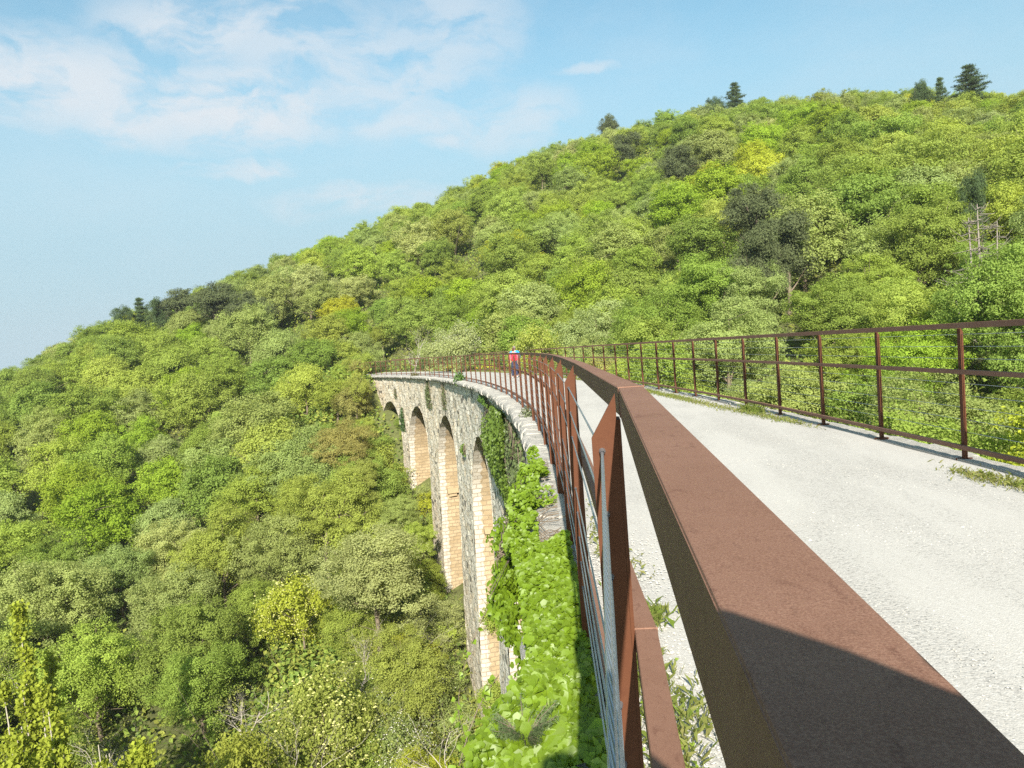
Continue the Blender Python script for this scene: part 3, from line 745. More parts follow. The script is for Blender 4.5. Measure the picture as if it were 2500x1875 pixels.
# dead conifers, silvery trunks with bare whorls
def dead_conifer(seed, H):
    rg = np.random.default_rng(seed); parts = [tube([[0, 0, -.5], [.1, 0, H*.5], [.05, .1, H]], [.11, .08, .02], 6)]
    for z in np.sort(rg.uniform(H*.2, H*.98, 44)):
        for _ in range(rg.integers(1, 5)):
            a = rg.random()*6.28; ln = (1.2-z/H)*3.2*rg.uniform(.3, 1.1)
            e = np.array([math.cos(a)*ln, math.sin(a)*ln, z+rg.uniform(-.45, .6)*ln]); m = e*np.array([.5, .5, 0])+np.array([rg.normal()*.12, rg.normal()*.12, z-.12*ln])
            parts.append(tube([[0, 0, z], m, e], [.022, .016, .006], 4))
    return mesh_from('bare_trunk', parts, True)
DEAD = [dead_conifer(60+i, 10.0) for i in range(2)]
for i, (px, top, bot, lab) in enumerate(((2092, 470, 560, 'silvery dead conifer, leftmost of the three bare trunks'), (2116, 440, 570, 'tallest of the three silvery dead conifer trunks'), (2150, 478, 566, 'dead grey conifer with long bare boughs, right of the two others'))):
    x, y, g, zt = stand(px*K, top*K, reach(px*K, top*K, 11.5, 60))
    H = max(zt-g, 11.0); clear(x, y, 2.4, 2)
    t = thing('dead_tree', lab, 'dead tree', (x, y, zt-H), 'dead conifers on the slope', i*2.0); t.scale = (1.25, 1.25, H/10)
    obj('bare_trunk', DEAD[i % 2], M_DEAD, t)

# leafless and just budding trees
BARE = []
for i, (sp, dp) in enumerate(((.55, 4), (.7, 4), (.45, 4))):
    pr, tips = bare_branches(80+i, 9.0, sp, dp, .1*(i-1), .10, 1.2)
    own = np.repeat(np.arange(len(tips)), 3); rg2 = np.random.default_rng(90+i)
    V, F, t = leaf_cards(tips[own]+rg2.normal(size=(len(own), 3))*.16, unit(rg2.normal(size=(len(own), 3))), .11, .075, .1, rg2)
    BARE.append((mesh_from('branches', pr, True), mesh_from('leaves', [(V, F)], attrs={'tint': t})))
    BARE[-1][0].materials.append(M_PALEBARK); BARE[-1][1].materials.append(M_LEAF)
for px, top, dist, k, lab in (
        (742, 1270, 40, 0, 'leafless pale tree with forking limbs, beside the yellow-green one by the tall pier'),
        (912, 1300, 44, 1, 'leafless tree with fine twigs close to the foot of the tall pier'),
        (840, 1250, 46, 2, 'leafless slanting tree between two others left of the tall pier'),
        (476, 1330, 38, 1, 'small bare grey tree in the valley, left of the yellow-green one'),
        (585, 1480, 33, 2, 'bare tree beside the cream flowering bush'),
        (960, 1440, 40, 0, 'scrubby bare tree touching the base of the tall pier'),
        (35, 1300, 34, 2, 'pale branching tree at the left border of the valley'),
        (182, 1440, 32, 0, 'thin bare tree among the golden shoots at the valley bottom'),
        (880, 655, 96, 0, 'whitish leafless tree over the far end of the path'),
        (938, 650, 98, 1, 'pale twiggy tree behind the white flowering bush'),
        (985, 668, 94, 2, 'leafless tree right of another over the far end of the path'),
        (1800, 770, 27, 0, 'pale leafless tree behind the third post of the outer railing'),
        (2190, 850, 24, 2, 'bare tree showing through the cables near the right border')   ):
    dist = reach(px*K, top*K, 9.0, 22); x, y, g, zt = stand(px*K, top*K, dist)
    H = min(max(zt-g, 5.0), 10.5); t = thing('bare_tree', lab, 'bare tree', (x, y, zt-H), 'leafless trees', rng.uniform(0, 6)); t.scale = (H/9,)*3
    obj('branches', BARE[k][0], None, t); b = obj('leaves', BARE[k][1], None, t); b.color = col4((.28, .30, .08))
    clear(x, y, 1.7, 3)

# bushes: low foliage with a few stems; some in flower
BUSH = []
for i in range(4):
    V, F, t, c = make_crown(400+i, 3.0, 1.7, 11, 9000, .085, .26, .0, 16)
    BUSH.append((mesh_from('foliage', [(V, F)], attrs={'tint': t}), mesh_from('stems', make_trunk(400+i, 3.0, c, .05, 9), True), c, V))
    BUSH[-1][0].materials.append(M_LEAF); BUSH[-1][1].materials.append(M_BARK)
def blossoms(k, n, size, upward=True, seed=0):
    rg = np.random.default_rng(seed+9); c = BUSH[k][2]; own = rg.integers(0, len(c), n); d = unit(rg.normal(size=(n, 3))+np.array([0, -.3, .5]))
    P = c[own]+d*.34; parts = []
    V0 = np.array([[0, 0, .55], [1, 0, 0], [.3, .95, 0], [-.8, .6, 0], [-.8, -.6, 0], [.3, -.95, 0]])
    F0 = np.array([[0, 1, 2], [0, 2, 3], [0, 3, 4], [0, 4, 5], [0, 5, 1]])
    return mesh_from('blossom', [((V0[None]*size*rg.uniform(.6, 1.3, (n, 1, 1))+P[:, None]).reshape(-1, 3), (F0[None]+np.arange(n)[:, None, None]*6).reshape(-1, 3))])
BLW = blossoms(0, 700, .028, seed=1); BLC = blossoms(1, 560, .040, seed=2)
BLW.materials.append(M_PETAL); BLC.materials.append(M_CREAM)
def put_bush(x, y, z, k, sc, tone, label, bl=None, group=None, sz=None):
    t = thing('bush', label, 'bush', (x, y, z), group, rng.uniform(0, 6.28)); t.scale = (sc, sc, sz or sc)
    f = obj('foliage', BUSH[k][0], None, t); obj('stems', BUSH[k][1], None, t); f.color = col4(tone)
    if bl is not None: obj('blossom', bl, None, t)
    return t
for px, py, dist, k, sc, tone, lab, bl in (
        (690, 1500, 33, 1, 1.5, (.27, .31, .07), 'bush covered in cream yellow blossom at the valley bottom', BLC),
        (640, 1265, 46, 1, 1.4, (.33, .37, .05), 'yellow-green bush with cream tips left of the leafless trees', BLC),
        (872, 1490, 40, 0, 1.2, (.22, .27, .09), 'bush of white blossom at the foot of the tall pier', BLW),
        (885, 1590, 37, 0, 1.1, (.22, .27, .09), 'white blossoming bush below another, near the bottom border', BLW),
        (1000, 768, 68, 0, 1.15, (.31, .35, .15), 'white flowering bush behind the outer railing at the far end', BLW),
        (960, 772, 72, 0, 1.0, (.31, .35, .15), 'paler flowering bush left of the white one behind the railing', BLW),
        (1160, 770, 50, 1, .9, (.32, .37, .08), 'yellowish flowering bush behind the railing right of the walkers', BLC),
        (520, 1640, 29, 2, 1.4, (.29, .32, .06), 'golden green bush low in the valley beside the cream blossom', None),
        (620, 1660, 27, 3, 1.3, (.26, .30, .06), 'dull yellow bush under the cream flowering bush', None)):
    far = 960 <= px <= 1160; sc = sc*1.25
    if not far: dist = reach(px*K, py*K, 3.2*sc, 18)
    x, y, g, zt = stand(px*K, py*K, dist); z = zt-1.7*sc if far else max(g, zt-3.0*sc)
    clear(x, y, 1.5*sc, 4)
    put_bush(x, y, z, k, sc, tone, lab, bl, 'flowering bushes' if bl is not None else None, sz=sc*1.25)

# young poplars with upright golden shoots
POP = []
for i in range(3):
    rg2 = np.random.default_rng(800+i); parts = []; LV = []
    for q in range(9):
        a = rg2.random()*6.28; r0 = rg2.uniform(.1, 1.4); h = 9*rg2.uniform(.7, 1.0)*(1-.18*r0)
        P = np.array([[0, 0, -.4], [math.cos(a)*r0*.8, math.sin(a)*r0*.8, h*.35], [math.cos(a)*r0, math.sin(a)*r0, h]])
        tt = np.linspace(0, 1, 9)[:, None]; C = (1-tt)**2*P[0]+2*tt*(1-tt)*P[1]+tt**2*P[2]
        parts.append(tube(C, np.linspace(.07, .012, 9), 5))
        for b in range(40):
            u = rg2.uniform(.3, 1); p = (1-u)**2*P[0]+2*u*(1-u)*P[1]+u*u*P[2]; aa = rg2.random()*6.28; ln = rg2.uniform(.3, .9)*(1.15-u)
            e = p+np.array([math.cos(aa)*ln*.6, math.sin(aa)*ln*.6, ln]); parts.append(tube([p, e], [.014, .004], 3))
            nl = 46; v = rg2.random((nl, 1)); LV.append(p*(1-v)+e*v+rg2.normal(size=(nl, 3))*.09)
    LV = np.concatenate(LV); V, F, t = leaf_cards(LV, unit(rg2.normal(size=LV.shape)+np.array([0, -.3, .3])), .115, .09, .1, rg2)
    POP.append((mesh_from('shoots', parts, True), mesh_from('leaves', [(V, F)], attrs={'tint': t}))); POP[-1][0].materials.append(M_PALEBARK); POP[-1][1].materials.append(M_LEAF)
for i, (px, top, dist, lab) in enumerate((
        (40, 1275, 37, 'tall golden young poplar at the left border of the valley'),
        (125, 1450, 31, 'golden young poplar second from the left border, at the valley bottom'),
        (235, 1490, 30, 'yellow-green young poplar in the middle of the golden group'),
        (285, 1570, 27, 'shortest bright golden poplar, right-hand end of its group'),
        (20, 1500, 29, 'golden poplar in the lower left corner of the view'))):
    D = pix_ray(px*K, top*K); h = math.hypot(D[0], D[1]); x, y = D[0]/h*dist, D[1]/h*dist; g = float(ground(x, y)); zt = EYE+D[2]/h*dist; H = min(max(zt-g, 6), 14)
    t = thing('young_poplar', lab, 'poplar', (x, y, zt-H), 'young poplars', i*1.3); t.scale = (1.5, 1.5, H/9)
    obj('shoots', POP[i % 3][0], None, t); a = obj('leaves', POP[i % 3][1], None, t); a.color = col4((.29, .335, .045))
    SPECIAL.append((x, y, 2.4)); SPECIAL.append((x*.9, y*.9, 2.2))

# ---- the wood itself: the trees one can tell apart are single things, the hidden and tiny rest is one mass
EXTRA = [(905, 1350, 50, .90, 'pale grey green'), (845, 1065, 72, .75, 'brownish olive'), (985, 1600, 45, .75, 'olive green'), (780, 1180, 62, .95, 'fresh green'), (855, 960, 84, .60, 'brownish olive'), (880, 1155, 66, .58, 'olive green'), (1020, 1290, 60, .40, 'fresh green'), (960, 1230, 62, .42, 'grey green'),
         (840, 850, 102, .8, 'fresh green'), (800, 800, 106, .85, 'olive green'), (880, 835, 104, .7, 'grey green'), (860, 780, 112, .8, 'bright green'), (930, 800, 108, .6, 'olive green'), (760, 850, 100, .85, 'mid green'), (820, 740, 118, .8, 'yellow green')]
ex = []
for q in range(26):
    s0 = 27+q*2.6+_rg.uniform(-1, 1); gp = _rg.uniform(2.2, 6.5); sc = _rg.uniform(.42, .62); p_ = PT(s0, -gp-.6, 0); g_ = float(ground(p_[0], p_[1])); sc = min(sc, max(.3, (p_[2]-5.2-g_)/9)); ex.append((p_[0], p_[1], g_, sc, int(_rg.choice(len(TN), p=TP))))
for px, py, dist, sc, tn in EXTRA:
    x, y, g, zt = stand(px, py, dist); ex.append((x, y, zt-6.3*sc, sc, TN.index(tn)))
sp = np.array(SPECIAL)
def free(x, y, sc):
    d = np.hypot(x[:, None]-sp[None, :, 0], y[:, None]-sp[None, :, 1]); return (d > sp[None, :, 2]+1.6*sc[:, None]).all(1)
k = free(_pt[:, 0], _pt[:, 1], _sc)
_pt, _z, _sc, _r = _pt[k], _z[k], _sc[k], _r[k]
N0 = len(_pt)
cl = np.sin(_pt[:, 0]*.13+1)*np.cos(_pt[:, 1]*.11)+.6*np.sin(_pt[:, 0]*.05-_pt[:, 1]*.07)   # like grows beside like
u = np.clip(_rg.random(N0)*.72+.28*(cl*.3+.5), 0, .999); tone = np.searchsorted(np.cumsum(TP), u*np.cumsum(TP)[-1]); tone = np.clip(tone, 0, len(TN)-1)
X = np.concatenate([_pt[:, 0], [e[0] for e in ex]]); Y = np.concatenate([_pt[:, 1], [e[1] for e in ex]]); Z = np.concatenate([_z, [e[2] for e in ex]])
S = np.concatenate([_sc, [e[3] for e in ex]]); T = np.concatenate([tone, [e[4] for e in ex]]).astype(int); N = len(X)
W = S*_rg.uniform(1.0, 1.28, N)
# rough view: which trees show, and how large
gw, gh = 400, 300; kk = gw/2500
idb = np.full((gh, gw), -1); P = project(np.stack([X, Y, Z+5.6*S], 1)); dist = P[:, 2]
jj, ii = np.meshgrid(np.arange(gw)+.5, np.arange(gh)+.5); DR = FWD+RGT*((jj/kk-1250)/FOC)[..., None]+UPV*(-(ii/kk-937.5)/FOC)[..., None]
tt = np.where(DR[..., 2] < -1e-3, -(EYE+.02*30)/np.minimum(DR[..., 2], -1e-3), 1e6); hx, hy = DR[..., 0]*tt, DR[..., 1]*tt
on = tt < 120; dk = np.full((gh, gw), 1e6); q = np.where(on); cdv, csv = corridor(hx[q], hy[q]); hit = abs(cdv) < WID/2+.4; dk[q[0][hit], q[1][hit]] = tt[q][hit]
for i in np.argsort(-dist):
    if dist[i] < 5: continue
    cx, cy = P[i, 0]*kk, P[i, 1]*kk; rx = 3.7*W[i]*FOC/dist[i]*kk; ry = 3.5*S[i]*FOC/dist[i]*kk
    x0, x1, y0, y1 = int(max(0, cx-rx)), int(min(gw, cx+rx+1)), int(max(0, cy-ry)), int(min(gh, cy+ry+1))
    if x0 >= x1 or y0 >= y1: continue
    m = (((jj[y0:y1, x0:x1]-cx)/rx)**2+((ii[y0:y1, x0:x1]-cy)/ry)**2 < 1) & (dk[y0:y1, x0:x1] > dist[i])
    idb[y0:y1, x0:x1][m] = i
cnt = np.bincount(idb[idb >= 0], minlength=N)
order = np.argsort(-cnt); single = [i for i in order[:298] if cnt[i] >= 4]
px, py = P[:, 0], P[:, 1]
def band(i):
    if px[i] > 1330 and dist[i] < 42: return 'beyond the outer railing'
    if py[i] > 1500 and px[i] < 1300: return 'at the valley bottom'
    if py[i] > 1180 and px[i] < 1300: return 'down in the valley'
    if py[i] > 900 and px[i] < 1200: return 'beside the arches'
    r = math.hypot(X[i], Y[i])
    return 'on the skyline ridge' if r > 172 else 'high on the hillside' if r > 140 else 'halfway up the hillside' if r > 105 else 'low on the hillside'
def column(i):
    x = px[i]
    if py[i] > 900 and x < 1300:
        return 'by the left border' if x < 260 else 'left of the golden poplars' if False else 'below the left ridge' if x < 620 else 'mid slope' if x < 900 else 'near the wall'
    return ('toward the sea' if x < 380 else 'around the ridge pines' if x < 720 else 'above the path end' if x < 1080 else 'behind the walkers' if x < 1420 else
            'above the handrail bend' if x < 1740 else 'around the brown pines' if x < 2080 else 'by the dead trunks' if x < 2330 else 'by the right border')
ORD = ['', 'second', 'third', 'fourth', 'fifth', 'sixth', 'seventh', 'eighth', 'ninth', 'tenth']
groups = {}
for i in single:
    size = 'small ' if S[i] < .78 else 'large ' if S[i] > 1.0 else ''
    groups.setdefault((size, TN[T[i]], band(i), column(i)), []).append(i)
label = {}
for (size, tn, b, c), ids in groups.items():
    base = f'{size}{tn} tree {b}, {c}'
    ids.sort(key=lambda i: px[i])
    for n_, i in enumerate(ids):
        label[i] = base if len(ids) == 1 else base+(', leftmost' if n_ == 0 else f', {ORD[min(n_, 9)]} from left')
for i in single:
    near = math.hypot(X[i], Y[i]) < 74; lib = NEARV if near else FARV; a, b, RX, H = lib[_rg.integers(len(lib))]
    t = thing('broadleaf_tree', label[i], 'tree', (X[i], Y[i], Z[i]-.9*S[i]), 'trees of the wooded valley and hillside', _rg.uniform(0, 6.28)); t.scale = (W[i], W[i], S[i])
    cr = obj('crown', a, None, t); obj('trunk', b, None, t)
    cr.color = col4(np.array(TONES[TN[T[i]]])*_rg.uniform(.88, 1.12)*np.array([_rg.uniform(.94, 1.06), 1, _rg.uniform(.9, 1.1)]))
ss = set(single); rest = [i for i in range(N) if i not in ss]
M_MASS = leaf_material("spring leaves of the wood beyond", 'INSTANCER')
def build_mass():
    ng = bpy.data.node_groups.new('mass of trees', 'GeometryNodeTree'); ng.interface.new_socket('Geometry', in_out='INPUT', socket_type='NodeSocketGeometry'); ng.interface.new_socket('Geometry', in_out='OUTPUT', socket_type='NodeSocketGeometry')
    n, l = ng.nodes, ng.links; gi = n.new('NodeGroupInput'); go = n.new('NodeGroupOutput'); jn = n.new('GeometryNodeJoinGeometry')
    def attr(name, typ): a = n.new('GeometryNodeInputNamedAttribute'); a.data_type = typ; a.inputs['Name'].default_value = name; return [o for o in a.outputs if o.enabled][0]
    cx = n.new('ShaderNodeCombineXYZ'); l.new(attr('turn', 'FLOAT'), cx.inputs[2]); e2r = n.new('FunctionNodeEulerToRotation'); l.new(cx.outputs[0], e2r.inputs[0]); sc_ = attr('size', 'FLOAT_VECTOR'); kd = attr('sort', 'INT')
    protos = []
    for me_ in [f[0] for f in FARV]:
        protos.append(next((o for o in bpy.data.objects if o.data == me_), None))
    protos = [p for p in protos if p is not None]
    for k_, pr in enumerate(protos):
        oi_ = n.new('GeometryNodeObjectInfo'); oi_.transform_space = 'ORIGINAL'; oi_.inputs['Object'].default_value = pr; oi_.inputs['As Instance'].default_value = True
        cmp_ = n.new('FunctionNodeCompare'); cmp_.data_type = 'INT'; cmp_.operation = 'EQUAL'; ins = [q for q in cmp_.inputs if q.enabled]; l.new(kd, ins[0]); ins[1].default_value = k_
        ip = n.new('GeometryNodeInstanceOnPoints'); l.new(gi.outputs[0], ip.inputs['Points']); l.new(cmp_.outputs[0], ip.inputs['Selection']); l.new(oi_.outputs['Geometry'], ip.inputs['Instance']); l.new(e2r.outputs[0], ip.inputs['Rotation']); l.new(sc_, ip.inputs['Scale'])
        l.new(ip.outputs[0], jn.inputs[0])
    sm = n.new('GeometryNodeSetMaterial'); sm.inputs['Material'].default_value = M_MASS; l.new(jn.outputs[0], sm.inputs[0]); l.new(sm.outputs[0], go.inputs[0])
    me = bpy.data.meshes.new('forest'); me.vertices.add(len(rest)); r_ = np.array(rest)
    me.vertices.foreach_set('co', np.stack([X[r_], Y[r_], Z[r_]-.9*S[r_]], 1).astype(np.float32).ravel())
    me.attributes.new('turn', 'FLOAT', 'POINT').data.foreach_set('value', _rg.uniform(0, 6.28, len(rest)).astype(np.float32))
    me.attributes.new('size', 'FLOAT_VECTOR', 'POINT').data.foreach_set('vector', np.stack([W[r_], W[r_], S[r_]], 1).astype(np.float32).ravel())
    me.attributes.new('sort', 'INT', 'POINT').data.foreach_set('value', _rg.integers(0, len(protos), len(rest)).astype(np.int32))
    tc = np.array([[*TONES[TN[T[i]]], 1.0] for i in rest]); tc[:, :3] *= _rg.uniform(.88, 1.12, (len(rest), 1)); me.attributes.new('tree_color', 'FLOAT_COLOR', 'POINT').data.foreach_set('color', tc.astype(np.float32).ravel())
    o = obj('forest', me); o.modifiers.new('trees', 'NODES').node_group = ng
    tag(o, 'dense spring wood filling the gaps of the hillside', 'forest', kind='stuff')
print('trees', N, 'single', len(single), 'mass', len(rest))
build_mass()
# undergrowth under the trees
n = 26000; a = np.radians(_rg.uniform(-52, 40, n)); r = np.sqrt(_rg.uniform(6**2, 225**2, n)); x, y = np.sin(a)*r, np.cos(a)*r
q_ = PT(_rg.uniform(15, 100, 9000), np.where(_rg.random(9000) < .6, -_rg.uniform(.6, 14, 9000), WID+_rg.uniform(.7, 14, 9000)), 0.0); x = np.concatenate([x, q_[:, 0]]); y = np.concatenate([y, q_[:, 1]]); d_, s_ = corridor(x, y)
m = (abs(d_) > WID/2+1.6) | (s_ > 101); x, y, d_ = x[m], y[m], d_[m]; z = ground(x, y); own = np.repeat(np.arange(len(x)), 11)
C = np.stack([x, y, z+.35], 1)[own]+_rg.normal(size=(len(own), 3))*np.array([1.0, 1.0, .55]); C[:, 2] = np.maximum(C[:, 2], ground(C[:, 0], C[:, 1])+.05)
V, F, t = leaf_cards(C, unit(_rg.normal(size=C.shape)*.8+np.array([0, -.2, .8])), .42, .30, .12, _rg)
tc = np.array([TONES['dark green'], TONES['mid green'], TONES['olive green']])[_rg.integers(0, 3, len(x))][own]; tc = np.repeat(np.concatenate([tc, np.ones((len(tc), 1))], 1), 4, 0)
tag(obj('undergrowth', mesh_from('undergrowth', [(V, F)], attrs={'tint': t, 'tree_color': tc}), M_FOREST), 'low green undergrowth between the trees', 'undergrowth', kind='stuff')
# thicket along the foot of the inner face
th_n = {}
for q in range(70):
    s0 = _rg.uniform(24, 92); gap = _rg.uniform(.6, 6.5); sc = _rg.uniform(.7, 1.5)*(1 if gap > 2 else .8)
    if q >= 48: s0 = CROWN[q % 5]+_rg.uniform(-4, 4); gap = -_rg.uniform(.5, 4); sc *= .8
    p = PT(s0, -gap-.9, 0); g = float(ground(p[0], p[1])); sc = min(sc, max(.5, (p[2]-4.5-g)/3.4))
    tn = TN[_rg.choice(len(TN), p=TP)]; zone = 'under the arches' if gap < 0 else 'at the foot of the wall' if gap < 3 else 'below the wall'
    part = 'far end' if False else 'near the far end' if s0 > 70 else 'midway along' if s0 > 48 else 'beside the tall pier'
    key = (tn, zone, part); th_n[key] = th_n.get(key, 0)+1
    put_bush(p[0], p[1], g-.25, q % 4, sc, np.array(TONES[tn]), f'{tn} bush {zone} {part}'+('' if th_n[key] == 1 else f', {ORD[min(th_n[key], 10)-1]} such'), None, 'thicket at the foot of the viaduct')
# bushes along the outer railing
wh = ['beside the far end of the path', 'past the walkers', 'level with the walkers', 'nearer than the walkers']
nb = {}
rows = []
for q in range(34):
    s0 = 40+q*1.75; o = WID+.9+_rg.uniform(.3, 3.0); sc = _rg.uniform(.35, .8)
    if q % 3 == 0: o += 2.2; sc *= 1.5
    p = PT(s0, o, 0); tn = TN[_rg.integers(0, len(TN))]
    zz = float(ground(p[0], p[1])); zz = zz if zz > p[2]-1.2 else p[2]-min(2.2, p[2]-zz); 
    rows.append((p, s0, tn, sc, zz))
for q, (p, s0, tn, sc, zz) in enumerate(rows):
    c = 'near the path end' if s0 > 62 else 'behind the walkers' if s0 > 46 else 'right of the walkers'
    key = (tn, c); nb[key] = nb.get(key, 0)+1
    put_bush(p[0], p[1], zz, q % 4, sc*1.1, np.array(TONES[tn])*1.05, f'{tn} bush behind the outer railing, {c}'+('' if nb[key] == 1 else f', {ORD[nb[key]-1]} along'), None, 'bushes behind the outer railing', sz=max(sc*1.1, (p[2]-zz+.9)/3.0))
for q, (s0, o, sc, tn) in enumerate(((90, -1.6, .62, 'brownish olive'), (92.5, -2.2, .8, 'olive green'), (95.5, -1.3, .75, 'mid green'), (87.5, -2.6, .7, 'brownish olive'), (84.5, -3.6, .9, 'olive green'), (99, .9, .9, 'fresh green'), (101, 3.2, 1.0, 'grey green'))):
    p = PT(s0, o, 0); g = float(ground(p[0], p[1])); z0 = max(g, p[2]-3.2)
    put_bush(p[0], p[1], z0-.2, q % 4, sc*1.2, np.array(TONES[tn]), f'{tn} bush crowding the path end, '+('nearest the arches' if q == 4 else 'second from the arches' if q == 3 else 'third from the arches' if q == 0 else 'fourth from the arches' if q == 1 else 'left of the way' if q == 2 else 'blocking the left half' if q == 5 else 'blocking the right half'), None, 'bushes at the path end', sz=max(sc*1.2, (p[2]-z0+.8)/3))


# ------------------------------------------------------------------ ivy and small plants on the masonry
LEAF0 = np.array([[0, -.42, 0], [-.40, -.40, .07], [-.55, -.02, .13], [-.24, .28, .05], [0, .60, -.04], [.24, .28, .05], [.55, -.02, .13], [.40, -.40, .07]])
def ivy_leaves(C, N, size, rg):
    n = len(C); dwn = rg.normal(size=(n, 3))*.55+np.array([-.3, -.25, -.55]); a = unit(dwn-N*(dwn*N).sum(1)[:, None]); b = np.cross(a, N)
    L = LEAF0[None]*rg.uniform(.65, 1.3, (n, 1, 1))*size*np.array([rg.uniform(.8, 1.1), 1, 1])
    V = C[:, None]+b[:, None]*L[..., 0:1]+a[:, None]*L[..., 1:2]+N[:, None]*L[..., 2:3]
    o = np.arange(n)[:, None, None]*8
    Fq = (np.array([[[0, 1, 2, 3], [0, 5, 6, 7]]])[:, :]+o).reshape(-1, 4); Ft = (np.array([[[0, 3, 4], [0, 4, 5]]])+o).reshape(-1, 3)
    Fq = Fq.copy(); t = np.repeat(rg.random(n), 8); V = V.reshape(-1, 3)
    return [(V, Fq), (np.zeros((0, 3)), Ft-len(V))] if False else (V, Fq, Ft, t)
def leaf_mesh(name, V, Fq, Ft, t):
    me = mesh_from(name, [(V, Fq), (V[:1]*1.0, np.zeros((0, 3), int))] if False else [(V, Fq)], attrs=None)
    return me
def ivy_mesh(C, N, size, rg):
    V, Fq, Ft, t = ivy_leaves(C, N, size, rg)
    off = len(V)
    return mesh_from('leaves', [(V, Fq), (np.zeros((0, 3)), Ft-off)], True, attrs={'tint': t})
rgi = np.random.default_rng(33)
def ivy_on_coping():
    n = 34000; s = np.where(rgi.random(n) < .62, rgi.uniform(2.2, 6.5, n), rgi.uniform(2.2, 11.6, n)); w = rgi.random(n)
    ext = np.interp(s, [2.2, 2.95, 3.2, 4.0, 5.2, 6.2, 8, 10, 11.6], [.58, .55, .36, .35, .44, .57, .57, .46, .30])       # how far it bulges outwards
    inn = np.interp(s, [2.2, 6.2, 6.4, 7.7, 7.9, 8.4, 8.5, 9.2, 9.4, 10.3, 11.6], [.04, .05, .30, .34, .10, .08, .26, .26, .10, .16, .30])
    top = ext-inn; drop = np.interp(s, [2.2, 3.5, 6, 9, 11.6], [.10, .06, .22, .6, .4]); L = top+drop
    q = w*L; on = q < top
    o = np.where(on, -(inn+q), -ext+.06*np.sin(s*5)*np.sin(q*7)); lump = .07+.07*np.sin(s*3.1+o*6)+.05*np.sin(s*7.3-o*9)
    z = np.where(on, -.03+lump+rgi.random(n)*.06-.25*np.clip((-o-.52), 0, 1)**1.2, -.12-.25*np.clip(ext-.52, 0, 1)-(q-top))
    o = np.where(on, o, o-lump*.7+rgi.normal(size=n)*.03)
    keep = (rgi.random(n) < np.where(on, 1, np.clip(1.1-(q-top)/drop*.9, 0, 1))) & ~((o > -.14) & (rgi.random(n) < .45))
    s, o, z, on = s[keep], o[keep], z[keep], on[keep]
    th = TH(s); out = np.stack([-np.cos(th), -np.sin(th), np.zeros_like(th)], 1); up = np.tile([0, 0, 1.0], (len(s), 1))
    k = np.where(on, np.clip((-o-.3)/.6, 0, .6), .85)[:, None]; N = unit(out*k+up*(1-k)*.9+np.array([0, -.5, .15])+rgi.normal(size=out.shape)*.38)
    C = PT(s, o, z); size = (.037*np.interp(s, [2.2, 4, 12], [1.1, 1.0, 1.1])*rgi.choice([.8, 1.0, 1.5], len(s), p=[.45, .45, .10]))[:, None, None]
    t = thing('ivy', 'bright green ivy smothering the coping stones below the near railing', 'ivy', tuple(PT(5.0, -.4, 0)))
    inv = -np.array(t.location)
    m = ivy_mesh(C+inv, N, size, rgi); l = obj('leaves', m, M_IVY, t); l.color = col4((.150, .235, .010))
    st = []
    for i in range(46):
        s0 = rgi.uniform(6.0, 11); e0 = float(np.interp(s0, [2.2, 3.3, 6.2, 11.6], [.55, .45, .55, .35])); a = [PT(s0+.1*j*rgi.normal(), -.1-e0*j/5, .03-.02*j)+inv for j in range(6)]
        a += [PT(s0+rgi.normal()*.1, -e0-.06, -.35)+inv]; st.append(tube(a, .004, 4))
    obj('vine_stems', mesh_from('vine_stems', st, True), M_BARK, t)
    # loose trailing shoots
    for s0, z0, z1, dx, lab in ((7.2, -.5, -2.6, -.55, 'ivy shoot dangling in front of the tall pier'), (5.2, -.6, -2.0, -.35, 'lower ivy shoot trailing off the coping'), (4.1, -.5, -1.5, -.3, 'short ivy shoot hanging by the near coping')):
        pts = np.array([PT(s0+.12*math.sin(j*.9), -.62+dx*math.sin(j/10*2.6), z0+(z1-z0)*j/10) for j in range(11)])
        own = rgi.integers(0, 10, 60); u = rgi.random((60, 1)); C = pts[own]*(1-u)+pts[own+1]*u+rgi.normal(size=(60, 3))*.035
        tt = thing('ivy_shoot', lab, 'ivy shoot', tuple(pts[0]), 'ivy shoots'); iv = -pts[0]
        l = obj('leaves', ivy_mesh(C+iv, unit(rgi.normal(size=C.shape)*.5+np.array([-.5, -.7, .4])), .05, rgi), M_IVY, tt); l.color = col4((.185, .285, .02))
        obj('vine_stem', mesh_from('vine_stem', [tube(pts+iv, .004, 4)], True), M_BARK, tt)
ivy_on_coping()

